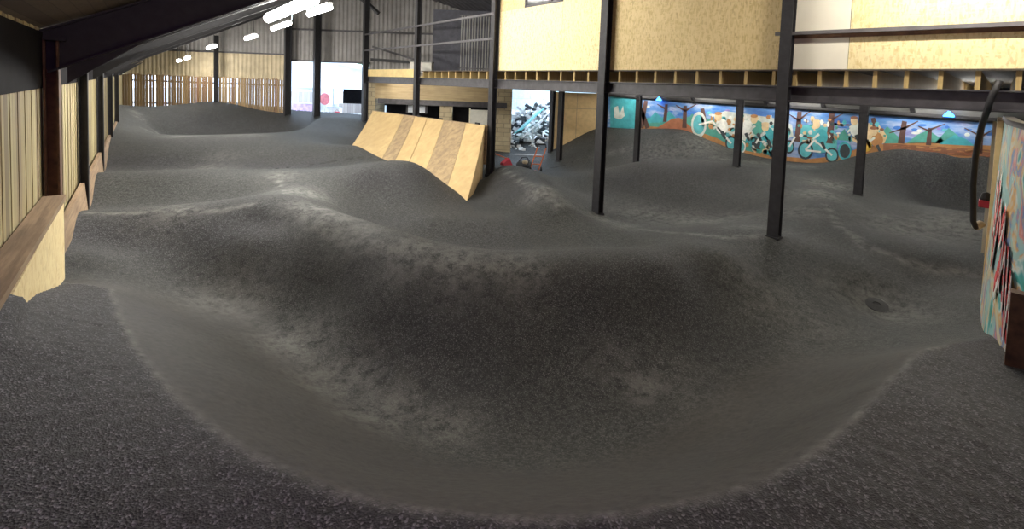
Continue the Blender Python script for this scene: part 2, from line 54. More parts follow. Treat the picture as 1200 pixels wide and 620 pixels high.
MURAL = [
('teal_field','p_teal',1,[(12.73,2.63),(11.28,2.57),(11.15,1.22),(12.63,0.99)]),
('pale_mark','p_pale',2,[(12.49,2.09),(12.25,2.19),(12.13,1.79),(11.96,2.21),(11.84,1.73),(12.07,1.54),(12.42,1.60)]),
('field','p_green',1,[(11.17,1.54),(10.56,1.75),(9.32,1.78),(8.50,1.99),(7.68,1.91),(6.84,1.65),(5.48,1.47),(5.41,0.22),(7.75,0.16),(11.13,0.82)]),
('mountain','p_teal',2,[(10.72,1.50),(10.23,2.04),(9.89,1.80),(9.58,2.13),(9.04,1.69)]),
('mountain','p_green',2,[(8.92,1.59),(8.54,2.09),(8.13,1.84),(7.83,1.55)]),
('dirt_mound','p_red',3,[(10.27,1.23),(9.79,1.55),(9.40,1.81),(9.09,1.87),(8.78,1.68),(8.39,1.42),(8.30,1.15),(10.26,1.00)]),
('ground_band','p_ochre',2,[(11.16,1.34),(9.90,1.38),(8.46,1.42),(7.46,1.18),(6.73,0.86),(5.58,0.77),(4.25,0.84),(3.43,1.09),(3.00,1.37),(2.28,1.63),(1.34,1.77),(0.10,1.84),(0.07,1.35),(1.31,1.15),(3.06,0.50),(4.72,0.19),(6.74,-0.01),(8.87,0.72),(11.13,0.82)]),
('ground_band','p_brown',3,[(2.38,1.62),(0.09,1.72),(0.08,1.49),(1.15,1.47),(2.37,1.35)]),
('tree','p_trunk',4,[(10.83,2.53),(10.64,2.51),(10.80,1.23),(11.06,1.25)]),
('tree','p_trunk',4,[(11.17,2.31),(11.00,2.37),(10.47,1.32),(10.68,1.23)]),
('tree','p_trunk',4,[(9.78,2.42),(9.65,2.42),(9.67,1.63),(9.84,1.63)]),
('tree','p_trunk',4,[(8.93,2.40),(8.78,2.40),(8.74,1.46),(8.94,1.45)]),
('tree','p_trunk',4,[(8.20,2.32),(8.04,2.35),(7.86,1.63),(8.08,1.58)]),
('tree','p_trunk',4,[(4.74,2.44),(4.61,2.44),(4.60,1.38),(4.78,1.38)]),
('tree','p_trunk',4,[(3.82,2.48),(3.67,2.48),(3.66,1.44),(3.85,1.44)]),
('tree','p_trunk',4,[(1.99,2.36),(1.88,2.34),(1.90,1.66),(2.05,1.67)]),
('tree','p_trunk',4,[(1.41,2.20),(1.33,2.20),(1.32,1.69),(1.43,1.69)]),
('tree','p_trunk',4,[(0.40,2.25),(0.32,2.25),(0.30,1.59),(0.41,1.59)]),
('tree','p_trunk',4,[(2.73,2.37),(2.63,2.41),(2.51,2.05),(2.64,1.99)]),
('branch','p_trunk',4,[(9.68,2.24),(9.73,2.15),(10.18,2.38),(10.16,2.41)]),
('branch','p_trunk',4,[(8.82,2.22),(8.87,2.14),(9.29,2.39),(9.27,2.42)]),
('branch','p_trunk',4,[(8.82,2.14),(8.87,2.22),(8.39,2.51),(8.37,2.48)]),
('branch','p_trunk',4,[(4.64,2.14),(4.68,2.20),(4.36,2.50),(4.34,2.48)]),
('branch','p_trunk',4,[(4.64,2.14),(4.67,2.08),(4.99,2.31),(4.98,2.34)]),
('branch','p_trunk',4,[(3.71,2.22),(3.75,2.28),(3.45,2.48),(3.44,2.46)]),
('branch','p_trunk',4,[(1.93,2.17),(1.91,2.11),(2.26,1.94),(2.27,1.96)]),
('branch','p_trunk',4,[(1.91,2.11),(1.94,2.17),(1.64,2.39),(1.63,2.36)]),
('branch','p_trunk',4,[(1.36,2.12),(1.38,2.18),(1.07,2.36),(1.06,2.34)]),
('branch','p_trunk',4,[(1.36,2.13),(1.37,2.07),(1.63,2.21),(1.62,2.24)]),
('branch','p_trunk',4,[(0.34,2.09),(0.36,2.04),(0.69,2.26),(0.68,2.28)]),
('branch','p_trunk',4,[(0.34,2.04),(0.36,2.09),(0.16,2.28),(0.15,2.26)]),
('mountain','p_green',2,[(1.86,1.68),(1.63,1.97),(1.40,2.14),(1.14,1.92),(0.96,1.80)]),
('mountain','p_green',2,[(1.25,1.76),(0.99,2.24),(0.73,1.97),(0.49,1.81)]),
('mountain','p_green',2,[(3.57,1.58),(3.41,1.94),(3.22,1.73),(3.06,1.59)]),
('mountain','p_green',2,[(2.50,1.82),(2.32,2.16),(2.06,1.87),(1.97,1.67),(2.49,1.60)]),
('mountain','p_teal',3,[(1.16,1.75),(0.87,2.05),(0.63,1.96),(0.46,1.79)]),
('pale_patch','p_pale',3,[(7.65,2.12),(7.20,2.29),(6.50,2.24),(5.52,2.16),(4.88,1.97),(4.81,1.55),(5.46,1.22),(6.19,1.13),(6.95,1.37),(7.49,1.66)]),
('pale_patch','p_teal2',3,[(4.82,1.85),(4.45,2.01),(3.88,2.00),(3.54,1.75),(3.55,1.24),(4.02,1.06),(4.53,1.22)]),
('pale_patch','p_cream',3,[(3.19,2.02),(2.94,2.23),(2.52,2.19),(2.30,1.84),(2.36,1.62),(2.90,1.44),(3.17,1.63)]),
('wheel_fill','p_teal2',4,[(7.98,1.68),(8.00,1.50),(8.06,1.36),(8.15,1.27),(8.25,1.26),(8.36,1.33),(8.43,1.46),(8.47,1.63),(8.45,1.81),(8.39,1.95),(8.30,2.04),(8.19,2.05),(8.09,1.98),(8.02,1.85)]),
('wheel','p_pale',5,[[(7.91,1.69),(7.91,1.52),(7.95,1.37),(8.01,1.25),(8.09,1.16),(8.19,1.13),(8.29,1.14),(8.39,1.21),(8.47,1.32),(8.52,1.46),(8.55,1.62),(8.54,1.79),(8.50,1.95),(8.44,2.07),(8.35,2.15),(8.25,2.19),(8.15,2.17),(8.06,2.10),(7.98,1.99),(7.93,1.85)],[(7.98,1.68),(7.99,1.56),(8.02,1.44),(8.06,1.35),(8.13,1.29),(8.20,1.26),(8.28,1.27),(8.35,1.32),(8.41,1.40),(8.45,1.51),(8.47,1.63),(8.46,1.76),(8.43,1.87),(8.38,1.97),(8.32,2.03),(8.25,2.05),(8.17,2.04),(8.10,1.99),(8.04,1.91),(8.00,1.80)]]),
('wheel_fill','p_teal2',4,[(6.73,1.06),(6.74,0.96),(6.78,0.88),(6.85,0.83),(6.92,0.82),(6.99,0.85),(7.04,0.92),(7.06,1.02),(7.05,1.12),(7.01,1.20),(6.95,1.26),(6.87,1.27),(6.80,1.23),(6.75,1.16)]),
('wheel','p_dark',5,[[(6.67,1.07),(6.68,0.98),(6.71,0.89),(6.75,0.82),(6.81,0.76),(6.88,0.74),(6.95,0.75),(7.01,0.78),(7.07,0.84),(7.10,0.92),(7.12,1.01),(7.12,1.11),(7.09,1.20),(7.04,1.27),(6.98,1.32),(6.91,1.34),(6.84,1.33),(6.78,1.30),(6.73,1.24),(6.69,1.16)],[(6.73,1.06),(6.73,0.99),(6.75,0.93),(6.79,0.87),(6.83,0.83),(6.88,0.82),(6.93,0.82),(6.98,0.85),(7.02,0.89),(7.05,0.95),(7.06,1.02),(7.06,1.09),(7.04,1.16),(7.01,1.21),(6.96,1.25),(6.91,1.27),(6.86,1.26),(6.81,1.24),(6.77,1.19),(6.74,1.13)]]),
('wheel_fill','p_dark',4,[(5.86,1.17),(5.86,1.08),(5.90,1.00),(5.96,0.95),(6.03,0.94),(6.09,0.97),(6.14,1.04),(6.16,1.13),(6.15,1.23),(6.11,1.31),(6.06,1.36),(5.99,1.37),(5.92,1.33),(5.88,1.26)]),
('wheel','p_teal',5,[[(5.80,1.18),(5.81,1.09),(5.83,1.01),(5.87,0.94),(5.93,0.89),(5.99,0.87),(6.06,0.87),(6.12,0.90),(6.17,0.96),(6.20,1.04),(6.22,1.13),(6.21,1.22),(6.19,1.30),(6.14,1.37),(6.09,1.42),(6.03,1.44),(5.96,1.44),(5.90,1.40),(5.85,1.34),(5.82,1.27)],[(5.86,1.17),(5.86,1.11),(5.88,1.04),(5.91,0.99),(5.95,0.95),(6.00,0.94),(6.04,0.94),(6.09,0.97),(6.13,1.01),(6.15,1.07),(6.16,1.13),(6.16,1.20),(6.14,1.27),(6.11,1.32),(6.07,1.35),(6.02,1.37),(5.97,1.37),(5.93,1.34),(5.89,1.30),(5.87,1.24)]]),
('wheel_fill','p_teal2',4,[(5.33,1.11),(5.34,1.02),(5.37,0.94),(5.42,0.90),(5.47,0.89),(5.53,0.92),(5.57,0.99),(5.58,1.08),(5.58,1.18),(5.55,1.25),(5.50,1.30),(5.44,1.31),(5.39,1.27),(5.35,1.20)]),
('wheel','p_pale',5,[[(5.29,1.12),(5.29,1.03),(5.31,0.95),(5.35,0.89),(5.39,0.84),(5.44,0.82),(5.49,0.82),(5.54,0.86),(5.58,0.91),(5.61,0.99),(5.63,1.08),(5.62,1.16),(5.60,1.25),(5.57,1.31),(5.53,1.36),(5.47,1.38),(5.42,1.37),(5.37,1.34),(5.33,1.28),(5.30,1.21)],[(5.33,1.11),(5.33,1.05),(5.35,0.99),(5.37,0.94),(5.41,0.90),(5.44,0.89),(5.48,0.89),(5.52,0.92),(5.55,0.96),(5.57,1.02),(5.58,1.08),(5.58,1.15),(5.57,1.21),(5.54,1.26),(5.51,1.29),(5.47,1.31),(5.43,1.30),(5.39,1.28),(5.36,1.24),(5.34,1.18)]]),
('wheel_fill','p_teal2',4,[(5.71,1.45),(5.72,1.37),(5.74,1.31),(5.79,1.27),(5.83,1.27),(5.88,1.30),(5.91,1.35),(5.93,1.42),(5.92,1.50),(5.90,1.56),(5.85,1.59),(5.81,1.60),(5.76,1.57),(5.73,1.52)]),
('wheel','p_white',5,[[(5.68,1.45),(5.68,1.38),(5.70,1.32),(5.72,1.26),(5.76,1.23),(5.81,1.21),(5.85,1.22),(5.89,1.24),(5.93,1.29),(5.95,1.35),(5.96,1.42),(5.96,1.49),(5.94,1.55),(5.92,1.60),(5.88,1.64),(5.83,1.66),(5.79,1.65),(5.75,1.62),(5.71,1.58),(5.69,1.52)],[(5.71,1.45),(5.71,1.39),(5.73,1.35),(5.75,1.31),(5.78,1.28),(5.81,1.27),(5.84,1.27),(5.88,1.29),(5.90,1.33),(5.92,1.37),(5.93,1.42),(5.93,1.47),(5.91,1.52),(5.89,1.56),(5.86,1.59),(5.83,1.60),(5.80,1.60),(5.76,1.58),(5.74,1.54),(5.72,1.50)]]),
('wheel_fill','p_teal2',4,[(4.80,1.19),(4.80,1.11),(4.83,1.04),(4.88,1.00),(4.93,0.99),(4.98,1.02),(5.02,1.08),(5.03,1.15),(5.03,1.24),(5.00,1.30),(4.95,1.35),(4.90,1.35),(4.85,1.32),(4.81,1.26)]),
('wheel','p_dark',5,[[(4.76,1.19),(4.76,1.12),(4.78,1.05),(4.81,0.99),(4.85,0.95),(4.90,0.93),(4.95,0.93),(5.00,0.96),(5.04,1.01),(5.06,1.07),(5.07,1.15),(5.07,1.23),(5.05,1.30),(5.02,1.36),(4.98,1.40),(4.93,1.41),(4.88,1.41),(4.83,1.38),(4.80,1.33),(4.77,1.27)],[(4.80,1.19),(4.80,1.13),(4.81,1.08),(4.84,1.03),(4.87,1.00),(4.90,0.99),(4.94,0.99),(4.98,1.01),(5.01,1.05),(5.03,1.10),(5.03,1.15),(5.03,1.21),(5.02,1.27),(4.99,1.31),(4.96,1.34),(4.93,1.35),(4.89,1.35),(4.85,1.33),(4.83,1.29),(4.81,1.24)]]),
('wheel_fill','p_teal2',4,[(4.25,1.14),(4.26,1.03),(4.30,0.94),(4.37,0.88),(4.44,0.87),(4.51,0.91),(4.57,0.99),(4.59,1.09),(4.58,1.20),(4.54,1.30),(4.47,1.35),(4.39,1.36),(4.32,1.32),(4.27,1.24)]),
('wheel','p_dark',5,[[(4.19,1.15),(4.20,1.05),(4.23,0.95),(4.27,0.87),(4.33,0.82),(4.40,0.79),(4.47,0.80),(4.54,0.83),(4.59,0.90),(4.63,0.99),(4.65,1.09),(4.64,1.19),(4.61,1.29),(4.57,1.36),(4.51,1.42),(4.44,1.44),(4.37,1.44),(4.30,1.40),(4.25,1.33),(4.21,1.25)],[(4.25,1.14),(4.25,1.06),(4.27,0.99),(4.31,0.93),(4.35,0.89),(4.40,0.87),(4.46,0.88),(4.51,0.90),(4.55,0.95),(4.58,1.02),(4.59,1.09),(4.59,1.17),(4.57,1.24),(4.53,1.30),(4.48,1.34),(4.43,1.36),(4.38,1.36),(4.33,1.33),(4.29,1.28),(4.26,1.21)]]),
('wheel_fill','p_teal2',4,[(3.52,1.07),(3.53,0.99),(3.56,0.91),(3.62,0.87),(3.68,0.86),(3.74,0.89),(3.78,0.95),(3.80,1.03),(3.79,1.12),(3.76,1.19),(3.70,1.23),(3.64,1.24),(3.58,1.21),(3.54,1.15)]),
('wheel','p_dark',5,[[(3.48,1.08),(3.48,1.00),(3.50,0.92),(3.54,0.86),(3.59,0.82),(3.64,0.79),(3.70,0.80),(3.76,0.83),(3.80,0.88),(3.83,0.94),(3.85,1.02),(3.84,1.10),(3.82,1.18),(3.78,1.24),(3.73,1.29),(3.67,1.31),(3.62,1.30),(3.56,1.27),(3.52,1.22),(3.49,1.16)],[(3.52,1.07),(3.52,1.01),(3.54,0.95),(3.57,0.91),(3.61,0.87),(3.65,0.86),(3.69,0.86),(3.73,0.88),(3.77,0.92),(3.79,0.97),(3.80,1.03),(3.80,1.09),(3.78,1.15),(3.75,1.20),(3.71,1.23),(3.67,1.24),(3.63,1.24),(3.59,1.22),(3.55,1.18),(3.53,1.13)]]),
('wheel_fill','p_dark',4,[(3.19,1.26),(3.20,1.16),(3.23,1.07),(3.28,1.02),(3.34,1.01),(3.40,1.05),(3.44,1.12),(3.46,1.22),(3.45,1.33),(3.42,1.41),(3.37,1.46),(3.31,1.47),(3.25,1.43),(3.21,1.36)]),
('wheel','p_teal',5,[[(3.15,1.27),(3.15,1.17),(3.17,1.08),(3.21,1.01),(3.25,0.96),(3.31,0.93),(3.36,0.94),(3.42,0.98),(3.46,1.04),(3.49,1.12),(3.51,1.22),(3.50,1.31),(3.48,1.40),(3.45,1.48),(3.40,1.53),(3.34,1.55),(3.29,1.54),(3.24,1.50),(3.19,1.44),(3.16,1.36)],[(3.19,1.26),(3.19,1.19),(3.21,1.12),(3.24,1.07),(3.27,1.03),(3.31,1.01),(3.35,1.02),(3.39,1.04),(3.43,1.09),(3.45,1.15),(3.46,1.22),(3.46,1.30),(3.44,1.36),(3.42,1.42),(3.38,1.46),(3.34,1.47),(3.30,1.47),(3.26,1.44),(3.23,1.39),(3.20,1.33)]]),
('wheel_fill','p_teal2',4,[(6.40,0.97),(6.41,0.88),(6.45,0.81),(6.50,0.77),(6.56,0.76),(6.62,0.79),(6.66,0.85),(6.68,0.93),(6.67,1.02),(6.64,1.10),(6.58,1.14),(6.52,1.15),(6.47,1.12),(6.42,1.06)]),
('wheel','p_white',5,[[(6.36,0.98),(6.36,0.90),(6.38,0.82),(6.42,0.76),(6.47,0.71),(6.53,0.69),(6.58,0.69),(6.64,0.72),(6.68,0.78),(6.72,0.85),(6.73,0.93),(6.72,1.01),(6.70,1.09),(6.66,1.15),(6.61,1.20),(6.56,1.22),(6.50,1.21),(6.45,1.18),(6.40,1.13),(6.37,1.06)],[(6.40,0.97),(6.41,0.91),(6.42,0.85),(6.45,0.81),(6.49,0.77),(6.53,0.76),(6.57,0.76),(6.61,0.78),(6.65,0.82),(6.67,0.87),(6.68,0.93),(6.68,1.00),(6.66,1.05),(6.63,1.10),(6.60,1.14),(6.55,1.15),(6.51,1.15),(6.47,1.12),(6.44,1.08),(6.41,1.03)]]),
('wheel_fill','p_teal2',4,[(5.14,0.83),(5.15,0.76),(5.17,0.70),(5.21,0.66),(5.26,0.65),(5.30,0.68),(5.33,0.73),(5.35,0.80),(5.34,0.87),(5.32,0.93),(5.28,0.97),(5.23,0.98),(5.19,0.95),(5.16,0.90)]),
('wheel','p_dark',5,[[(5.11,0.83),(5.11,0.77),(5.13,0.70),(5.16,0.65),(5.19,0.62),(5.23,0.60),(5.28,0.60),(5.32,0.63),(5.35,0.67),(5.37,0.73),(5.38,0.79),(5.38,0.86),(5.36,0.93),(5.34,0.98),(5.30,1.01),(5.26,1.03),(5.22,1.03),(5.18,1.00),(5.14,0.96),(5.12,0.90)],[(5.14,0.83),(5.15,0.78),(5.16,0.73),(5.18,0.69),(5.20,0.67),(5.24,0.65),(5.27,0.66),(5.30,0.67),(5.32,0.71),(5.34,0.75),(5.35,0.80),(5.35,0.85),(5.33,0.90),(5.31,0.94),(5.29,0.96),(5.26,0.98),(5.22,0.97),(5.19,0.95),(5.17,0.92),(5.15,0.88)]]),
('bike_frame','p_white',6,[(8.21,1.62),(8.23,1.69),(7.68,1.88),(7.66,1.81)]),
('bike_frame','p_white',6,[(7.70,1.82),(7.65,1.87),(6.87,1.07),(6.92,1.01)]),
('bike_frame','p_white',6,[(4.40,1.10),(4.44,1.14),(4.19,1.53),(4.15,1.49)]),
('bike_frame','p_white',6,[(4.18,1.48),(4.15,1.53),(3.64,1.08),(3.67,1.02)]),
('bike_frame','p_white',6,[(4.42,1.08),(4.42,1.15),(3.97,1.15),(3.97,1.09)]),
('bike_frame','p_white',6,[(5.98,1.14),(6.04,1.17),(5.83,1.61),(5.77,1.58)]),
('bike_frame','p_white',6,[(5.83,1.57),(5.78,1.62),(5.43,1.12),(5.48,1.08)]),
('bike_frame','p_white',6,[(4.89,1.16),(4.94,1.18),(4.78,1.57),(4.73,1.54)]),
('rider_body','p_white',6,[(7.06,1.70),(7.08,1.56),(7.13,1.45),(7.22,1.38),(7.33,1.37),(7.42,1.42),(7.49,1.52),(7.53,1.65),(7.51,1.79),(7.45,1.90),(7.36,1.97),(7.26,1.98),(7.16,1.93),(7.09,1.83)]),
('rider_head','p_cream',7,[(7.31,2.05),(7.32,1.97),(7.35,1.91),(7.41,1.87),(7.47,1.87),(7.53,1.90),(7.57,1.95),(7.59,2.03),(7.58,2.10),(7.54,2.16),(7.49,2.20),(7.43,2.21),(7.37,2.18),(7.33,2.12)]),
('rider_cap','p_ochre',8,[(7.31,2.18),(7.32,2.15),(7.36,2.13),(7.42,2.11),(7.48,2.10),(7.54,2.11),(7.59,2.13),(7.60,2.16),(7.59,2.19),(7.55,2.22),(7.49,2.24),(7.43,2.24),(7.37,2.23),(7.32,2.21)]),
('rider_arm','p_pale',7,[(7.43,1.81),(7.36,1.73),(7.59,1.51),(7.65,1.57)]),
('rider_leg','p_dark',7,[(7.34,1.44),(7.22,1.50),(7.09,1.21),(7.17,1.16)]),
('rider_body','p_white',6,[(6.19,1.72),(6.20,1.59),(6.26,1.48),(6.34,1.41),(6.43,1.40),(6.52,1.45),(6.59,1.55),(6.62,1.67),(6.60,1.80),(6.55,1.91),(6.47,1.98),(6.37,1.99),(6.28,1.94),(6.22,1.84)]),
('rider_head','p_cream',7,[(6.48,2.02),(6.48,1.94),(6.52,1.88),(6.57,1.85),(6.62,1.84),(6.68,1.87),(6.72,1.92),(6.74,1.99),(6.73,2.07),(6.69,2.13),(6.64,2.16),(6.59,2.17),(6.53,2.14),(6.49,2.09)]),
('rider_cap','p_green',8,[(6.48,2.15),(6.49,2.12),(6.52,2.09),(6.58,2.08),(6.64,2.07),(6.69,2.08),(6.73,2.10),(6.75,2.13),(6.74,2.16),(6.70,2.18),(6.65,2.20),(6.59,2.20),(6.53,2.19),(6.49,2.18)]),
('rider_arm','p_pale',7,[(6.53,1.82),(6.46,1.75),(6.68,1.54),(6.73,1.59)]),
('rider_leg','p_dark',7,[(6.44,1.47),(6.34,1.53),(6.21,1.24),(6.29,1.20)]),
('rider_body','p_green',6,[(5.78,1.76),(5.79,1.63),(5.84,1.53),(5.92,1.46),(6.01,1.45),(6.10,1.50),(6.16,1.59),(6.19,1.72),(6.18,1.84),(6.13,1.95),(6.05,2.01),(5.96,2.02),(5.87,1.97),(5.81,1.88)]),
('rider_head','p_cream',7,[(6.00,2.06),(6.01,1.99),(6.04,1.93),(6.08,1.89),(6.14,1.89),(6.19,1.91),(6.23,1.97),(6.25,2.04),(6.24,2.11),(6.21,2.17),(6.16,2.20),(6.10,2.21),(6.05,2.18),(6.01,2.13)]),
('rider_cap','p_ochre',8,[(6.00,2.19),(6.01,2.16),(6.04,2.13),(6.10,2.11),(6.15,2.11),(6.21,2.12),(6.24,2.14),(6.26,2.16),(6.25,2.19),(6.21,2.22),(6.16,2.24),(6.10,2.24),(6.05,2.23),(6.01,2.21)]),
('rider_arm','p_pale',7,[(6.11,1.86),(6.04,1.79),(6.25,1.58),(6.30,1.64)]),
('rider_leg','p_dark',7,[(6.02,1.51),(5.92,1.58),(5.80,1.29),(5.88,1.25)]),
('rider_body','p_teal',6,[(5.43,1.54),(5.44,1.42),(5.49,1.31),(5.56,1.25),(5.65,1.24),(5.73,1.28),(5.80,1.38),(5.82,1.50),(5.81,1.62),(5.76,1.73),(5.68,1.79),(5.60,1.80),(5.51,1.75),(5.45,1.66)]),
('rider_head','p_cream',7,[(5.61,1.81),(5.61,1.74),(5.64,1.68),(5.69,1.64),(5.74,1.64),(5.79,1.66),(5.83,1.71),(5.85,1.78),(5.84,1.85),(5.81,1.91),(5.76,1.95),(5.71,1.95),(5.66,1.92),(5.62,1.87)]),
('rider_cap','p_cream',8,[(5.61,1.93),(5.62,1.90),(5.65,1.88),(5.70,1.86),(5.76,1.86),(5.81,1.86),(5.85,1.88),(5.86,1.91),(5.85,1.94),(5.81,1.96),(5.77,1.98),(5.71,1.98),(5.66,1.98),(5.62,1.96)]),
('rider_arm','p_pale',7,[(5.75,1.64),(5.68,1.57),(5.88,1.37),(5.93,1.42)]),
('rider_leg','p_dark',7,[(5.66,1.30),(5.56,1.36),(5.45,1.09),(5.52,1.04)]),
('rider_body','p_teal2',6,[(4.94,1.60),(4.95,1.48),(5.00,1.37),(5.07,1.31),(5.15,1.30),(5.23,1.35),(5.29,1.44),(5.32,1.55),(5.31,1.68),(5.26,1.78),(5.19,1.84),(5.10,1.85),(5.02,1.80),(4.97,1.71)]),
('rider_head','p_cream',7,[(5.12,1.95),(5.12,1.88),(5.15,1.82),(5.20,1.79),(5.25,1.78),(5.29,1.81),(5.33,1.86),(5.35,1.93),(5.34,1.99),(5.31,2.05),(5.26,2.08),(5.21,2.09),(5.17,2.06),(5.13,2.01)]),
('rider_cap','p_cream',8,[(5.12,2.07),(5.13,2.04),(5.16,2.02),(5.21,2.00),(5.26,2.00),(5.31,2.00),(5.34,2.02),(5.36,2.05),(5.35,2.08),(5.32,2.10),(5.27,2.12),(5.21,2.12),(5.17,2.11),(5.13,2.10)]),
('rider_arm','p_pale',7,[(5.24,1.69),(5.18,1.62),(5.37,1.43),(5.42,1.48)]),
('rider_leg','p_dark',7,[(5.16,1.36),(5.07,1.42),(4.96,1.15),(5.03,1.11)]),
('rider_body','p_teal',6,[(3.81,1.67),(3.82,1.55),(3.86,1.46),(3.93,1.40),(4.00,1.39),(4.07,1.43),(4.13,1.51),(4.15,1.63),(4.14,1.74),(4.10,1.84),(4.03,1.90),(3.96,1.90),(3.89,1.86),(3.84,1.78)]),
('rider_head','p_cream',7,[(4.05,2.05),(4.05,1.98),(4.08,1.93),(4.12,1.90),(4.16,1.89),(4.21,1.92),(4.24,1.97),(4.25,2.03),(4.25,2.09),(4.22,2.15),(4.18,2.18),(4.14,2.18),(4.09,2.16),(4.06,2.11)]),
('rider_cap','p_cream',8,[(4.05,2.16),(4.06,2.14),(4.09,2.11),(4.13,2.10),(4.18,2.10),(4.22,2.10),(4.25,2.12),(4.26,2.14),(4.26,2.17),(4.23,2.19),(4.18,2.21),(4.14,2.21),(4.09,2.21),(4.06,2.19)]),
('rider_arm','p_pale',7,[(4.08,1.76),(4.03,1.69),(4.20,1.51),(4.24,1.55)]),
('rider_leg','p_dark',7,[(4.01,1.44),(3.93,1.50),(3.83,1.25),(3.89,1.20)]),
('rider_body','p_cream',6,[(2.65,1.85),(2.65,1.75),(2.69,1.66),(2.75,1.60),(2.81,1.60),(2.87,1.64),(2.92,1.72),(2.94,1.82),(2.93,1.93),(2.90,2.02),(2.84,2.07),(2.77,2.08),(2.71,2.04),(2.67,1.96)]),
('rider_head','p_cream',7,[(2.79,2.17),(2.79,2.11),(2.81,2.06),(2.85,2.03),(2.89,2.02),(2.92,2.05),(2.95,2.09),(2.97,2.15),(2.96,2.21),(2.94,2.26),(2.90,2.29),(2.86,2.29),(2.83,2.27),(2.80,2.22)]),
('rider_cap','p_red',8,[(2.79,2.27),(2.80,2.25),(2.82,2.23),(2.86,2.21),(2.90,2.21),(2.94,2.22),(2.97,2.24),(2.98,2.26),(2.97,2.28),(2.94,2.30),(2.91,2.32),(2.86,2.32),(2.83,2.31),(2.80,2.30)]),
('rider_arm','p_pale',7,[(2.88,1.94),(2.84,1.88),(2.98,1.71),(3.02,1.75)]),
('rider_leg','p_dark',7,[(2.82,1.65),(2.75,1.70),(2.66,1.46),(2.71,1.42)]),
('rider_body','p_ochre',6,[(2.39,1.72),(2.40,1.62),(2.43,1.53),(2.49,1.47),(2.55,1.47),(2.61,1.50),(2.66,1.58),(2.68,1.69),(2.67,1.79),(2.63,1.88),(2.58,1.94),(2.52,1.94),(2.46,1.90),(2.41,1.82)]),
('rider_head','p_cream',7,[(2.55,1.97),(2.55,1.91),(2.57,1.86),(2.60,1.83),(2.64,1.83),(2.68,1.85),(2.71,1.90),(2.72,1.95),(2.71,2.01),(2.69,2.06),(2.66,2.09),(2.62,2.10),(2.58,2.07),(2.56,2.03)]),
('rider_cap','p_brown',8,[(2.55,2.08),(2.56,2.06),(2.58,2.04),(2.61,2.02),(2.66,2.02),(2.69,2.02),(2.72,2.04),(2.73,2.06),(2.72,2.09),(2.70,2.11),(2.66,2.12),(2.62,2.13),(2.58,2.12),(2.56,2.10)]),
('rider_arm','p_pale',7,[(2.62,1.81),(2.58,1.75),(2.72,1.58),(2.75,1.62)]),
('rider_leg','p_dark',7,[(2.56,1.52),(2.49,1.57),(2.40,1.33),(2.45,1.30)]),
('rider_body','p_pale',6,[(2.93,1.99),(2.94,1.88),(2.97,1.79),(3.03,1.73),(3.10,1.73),(3.16,1.77),(3.21,1.85),(3.23,1.96),(3.23,2.07),(3.19,2.16),(3.13,2.21),(3.06,2.22),(3.00,2.17),(2.95,2.09)]),
('rider_head','p_cream',7,[(3.05,2.25),(3.05,2.19),(3.08,2.14),(3.11,2.11),(3.15,2.11),(3.19,2.13),(3.22,2.18),(3.23,2.24),(3.23,2.30),(3.20,2.35),(3.17,2.38),(3.13,2.38),(3.09,2.36),(3.06,2.31)]),
('rider_cap','p_brown',8,[(3.05,2.36),(3.06,2.34),(3.08,2.32),(3.12,2.30),(3.17,2.30),(3.20,2.31),(3.23,2.32),(3.24,2.35),(3.24,2.37),(3.21,2.39),(3.17,2.41),(3.13,2.41),(3.09,2.40),(3.06,2.38)]),
('rider_arm','p_pale',7,[(3.18,2.08),(3.13,2.02),(3.28,1.84),(3.31,1.89)]),
('rider_leg','p_dark',7,[(3.11,1.78),(3.03,1.83),(2.94,1.59),(3.00,1.55)]),
('yellow_dress','p_yellow',7,[(2.65,1.50),(2.66,1.42),(2.70,1.34),(2.76,1.30),(2.84,1.29),(2.91,1.32),(2.96,1.38),(2.98,1.46),(2.97,1.54),(2.93,1.61),(2.86,1.66),(2.79,1.67),(2.72,1.64),(2.67,1.58)]),
('colour_splash','p_ochre',5,[(5.04,1.53),(5.05,1.45),(5.09,1.45),(5.12,1.52),(5.10,1.61),(5.06,1.61)]),
('colour_splash','p_ochre',5,[(6.54,1.28),(6.56,1.17),(6.61,1.16),(6.64,1.27),(6.62,1.38),(6.57,1.38)]),
('colour_splash','p_white',5,[(6.03,0.97),(6.06,0.87),(6.12,0.86),(6.16,0.95),(6.14,1.06),(6.07,1.06)]),
('colour_splash','p_dark',5,[(4.90,1.74),(4.94,1.63),(5.03,1.62),(5.08,1.72),(5.04,1.83),(4.95,1.84)]),
('colour_splash','p_teal',5,[(7.10,1.67),(7.15,1.57),(7.26,1.56),(7.31,1.64),(7.27,1.74),(7.16,1.75)]),
('colour_splash','p_cream',5,[(7.28,1.79),(7.31,1.71),(7.38,1.70),(7.43,1.78),(7.39,1.86),(7.32,1.87)]),
('colour_splash','p_pale',5,[(4.99,1.76),(5.02,1.68),(5.08,1.67),(5.12,1.75),(5.09,1.84),(5.03,1.84)]),
('colour_splash','p_pale',5,[(5.03,1.43),(5.05,1.33),(5.10,1.32),(5.13,1.42),(5.11,1.53),(5.06,1.54)]),
('colour_splash','p_white',5,[(6.22,1.33),(6.23,1.23),(6.29,1.23),(6.32,1.31),(6.30,1.41),(6.25,1.42)]),
('colour_splash','p_dark',5,[(5.48,1.96),(5.51,1.90),(5.57,1.89),(5.61,1.95),(5.58,2.01),(5.52,2.02)]),
('colour_splash','p_teal2',5,[(7.15,2.01),(7.19,1.94),(7.30,1.93),(7.35,1.99),(7.30,2.07),(7.20,2.07)]),
('colour_splash','p_ochre',5,[(5.55,2.18),(5.59,2.10),(5.68,2.09),(5.73,2.16),(5.69,2.24),(5.60,2.25)]),
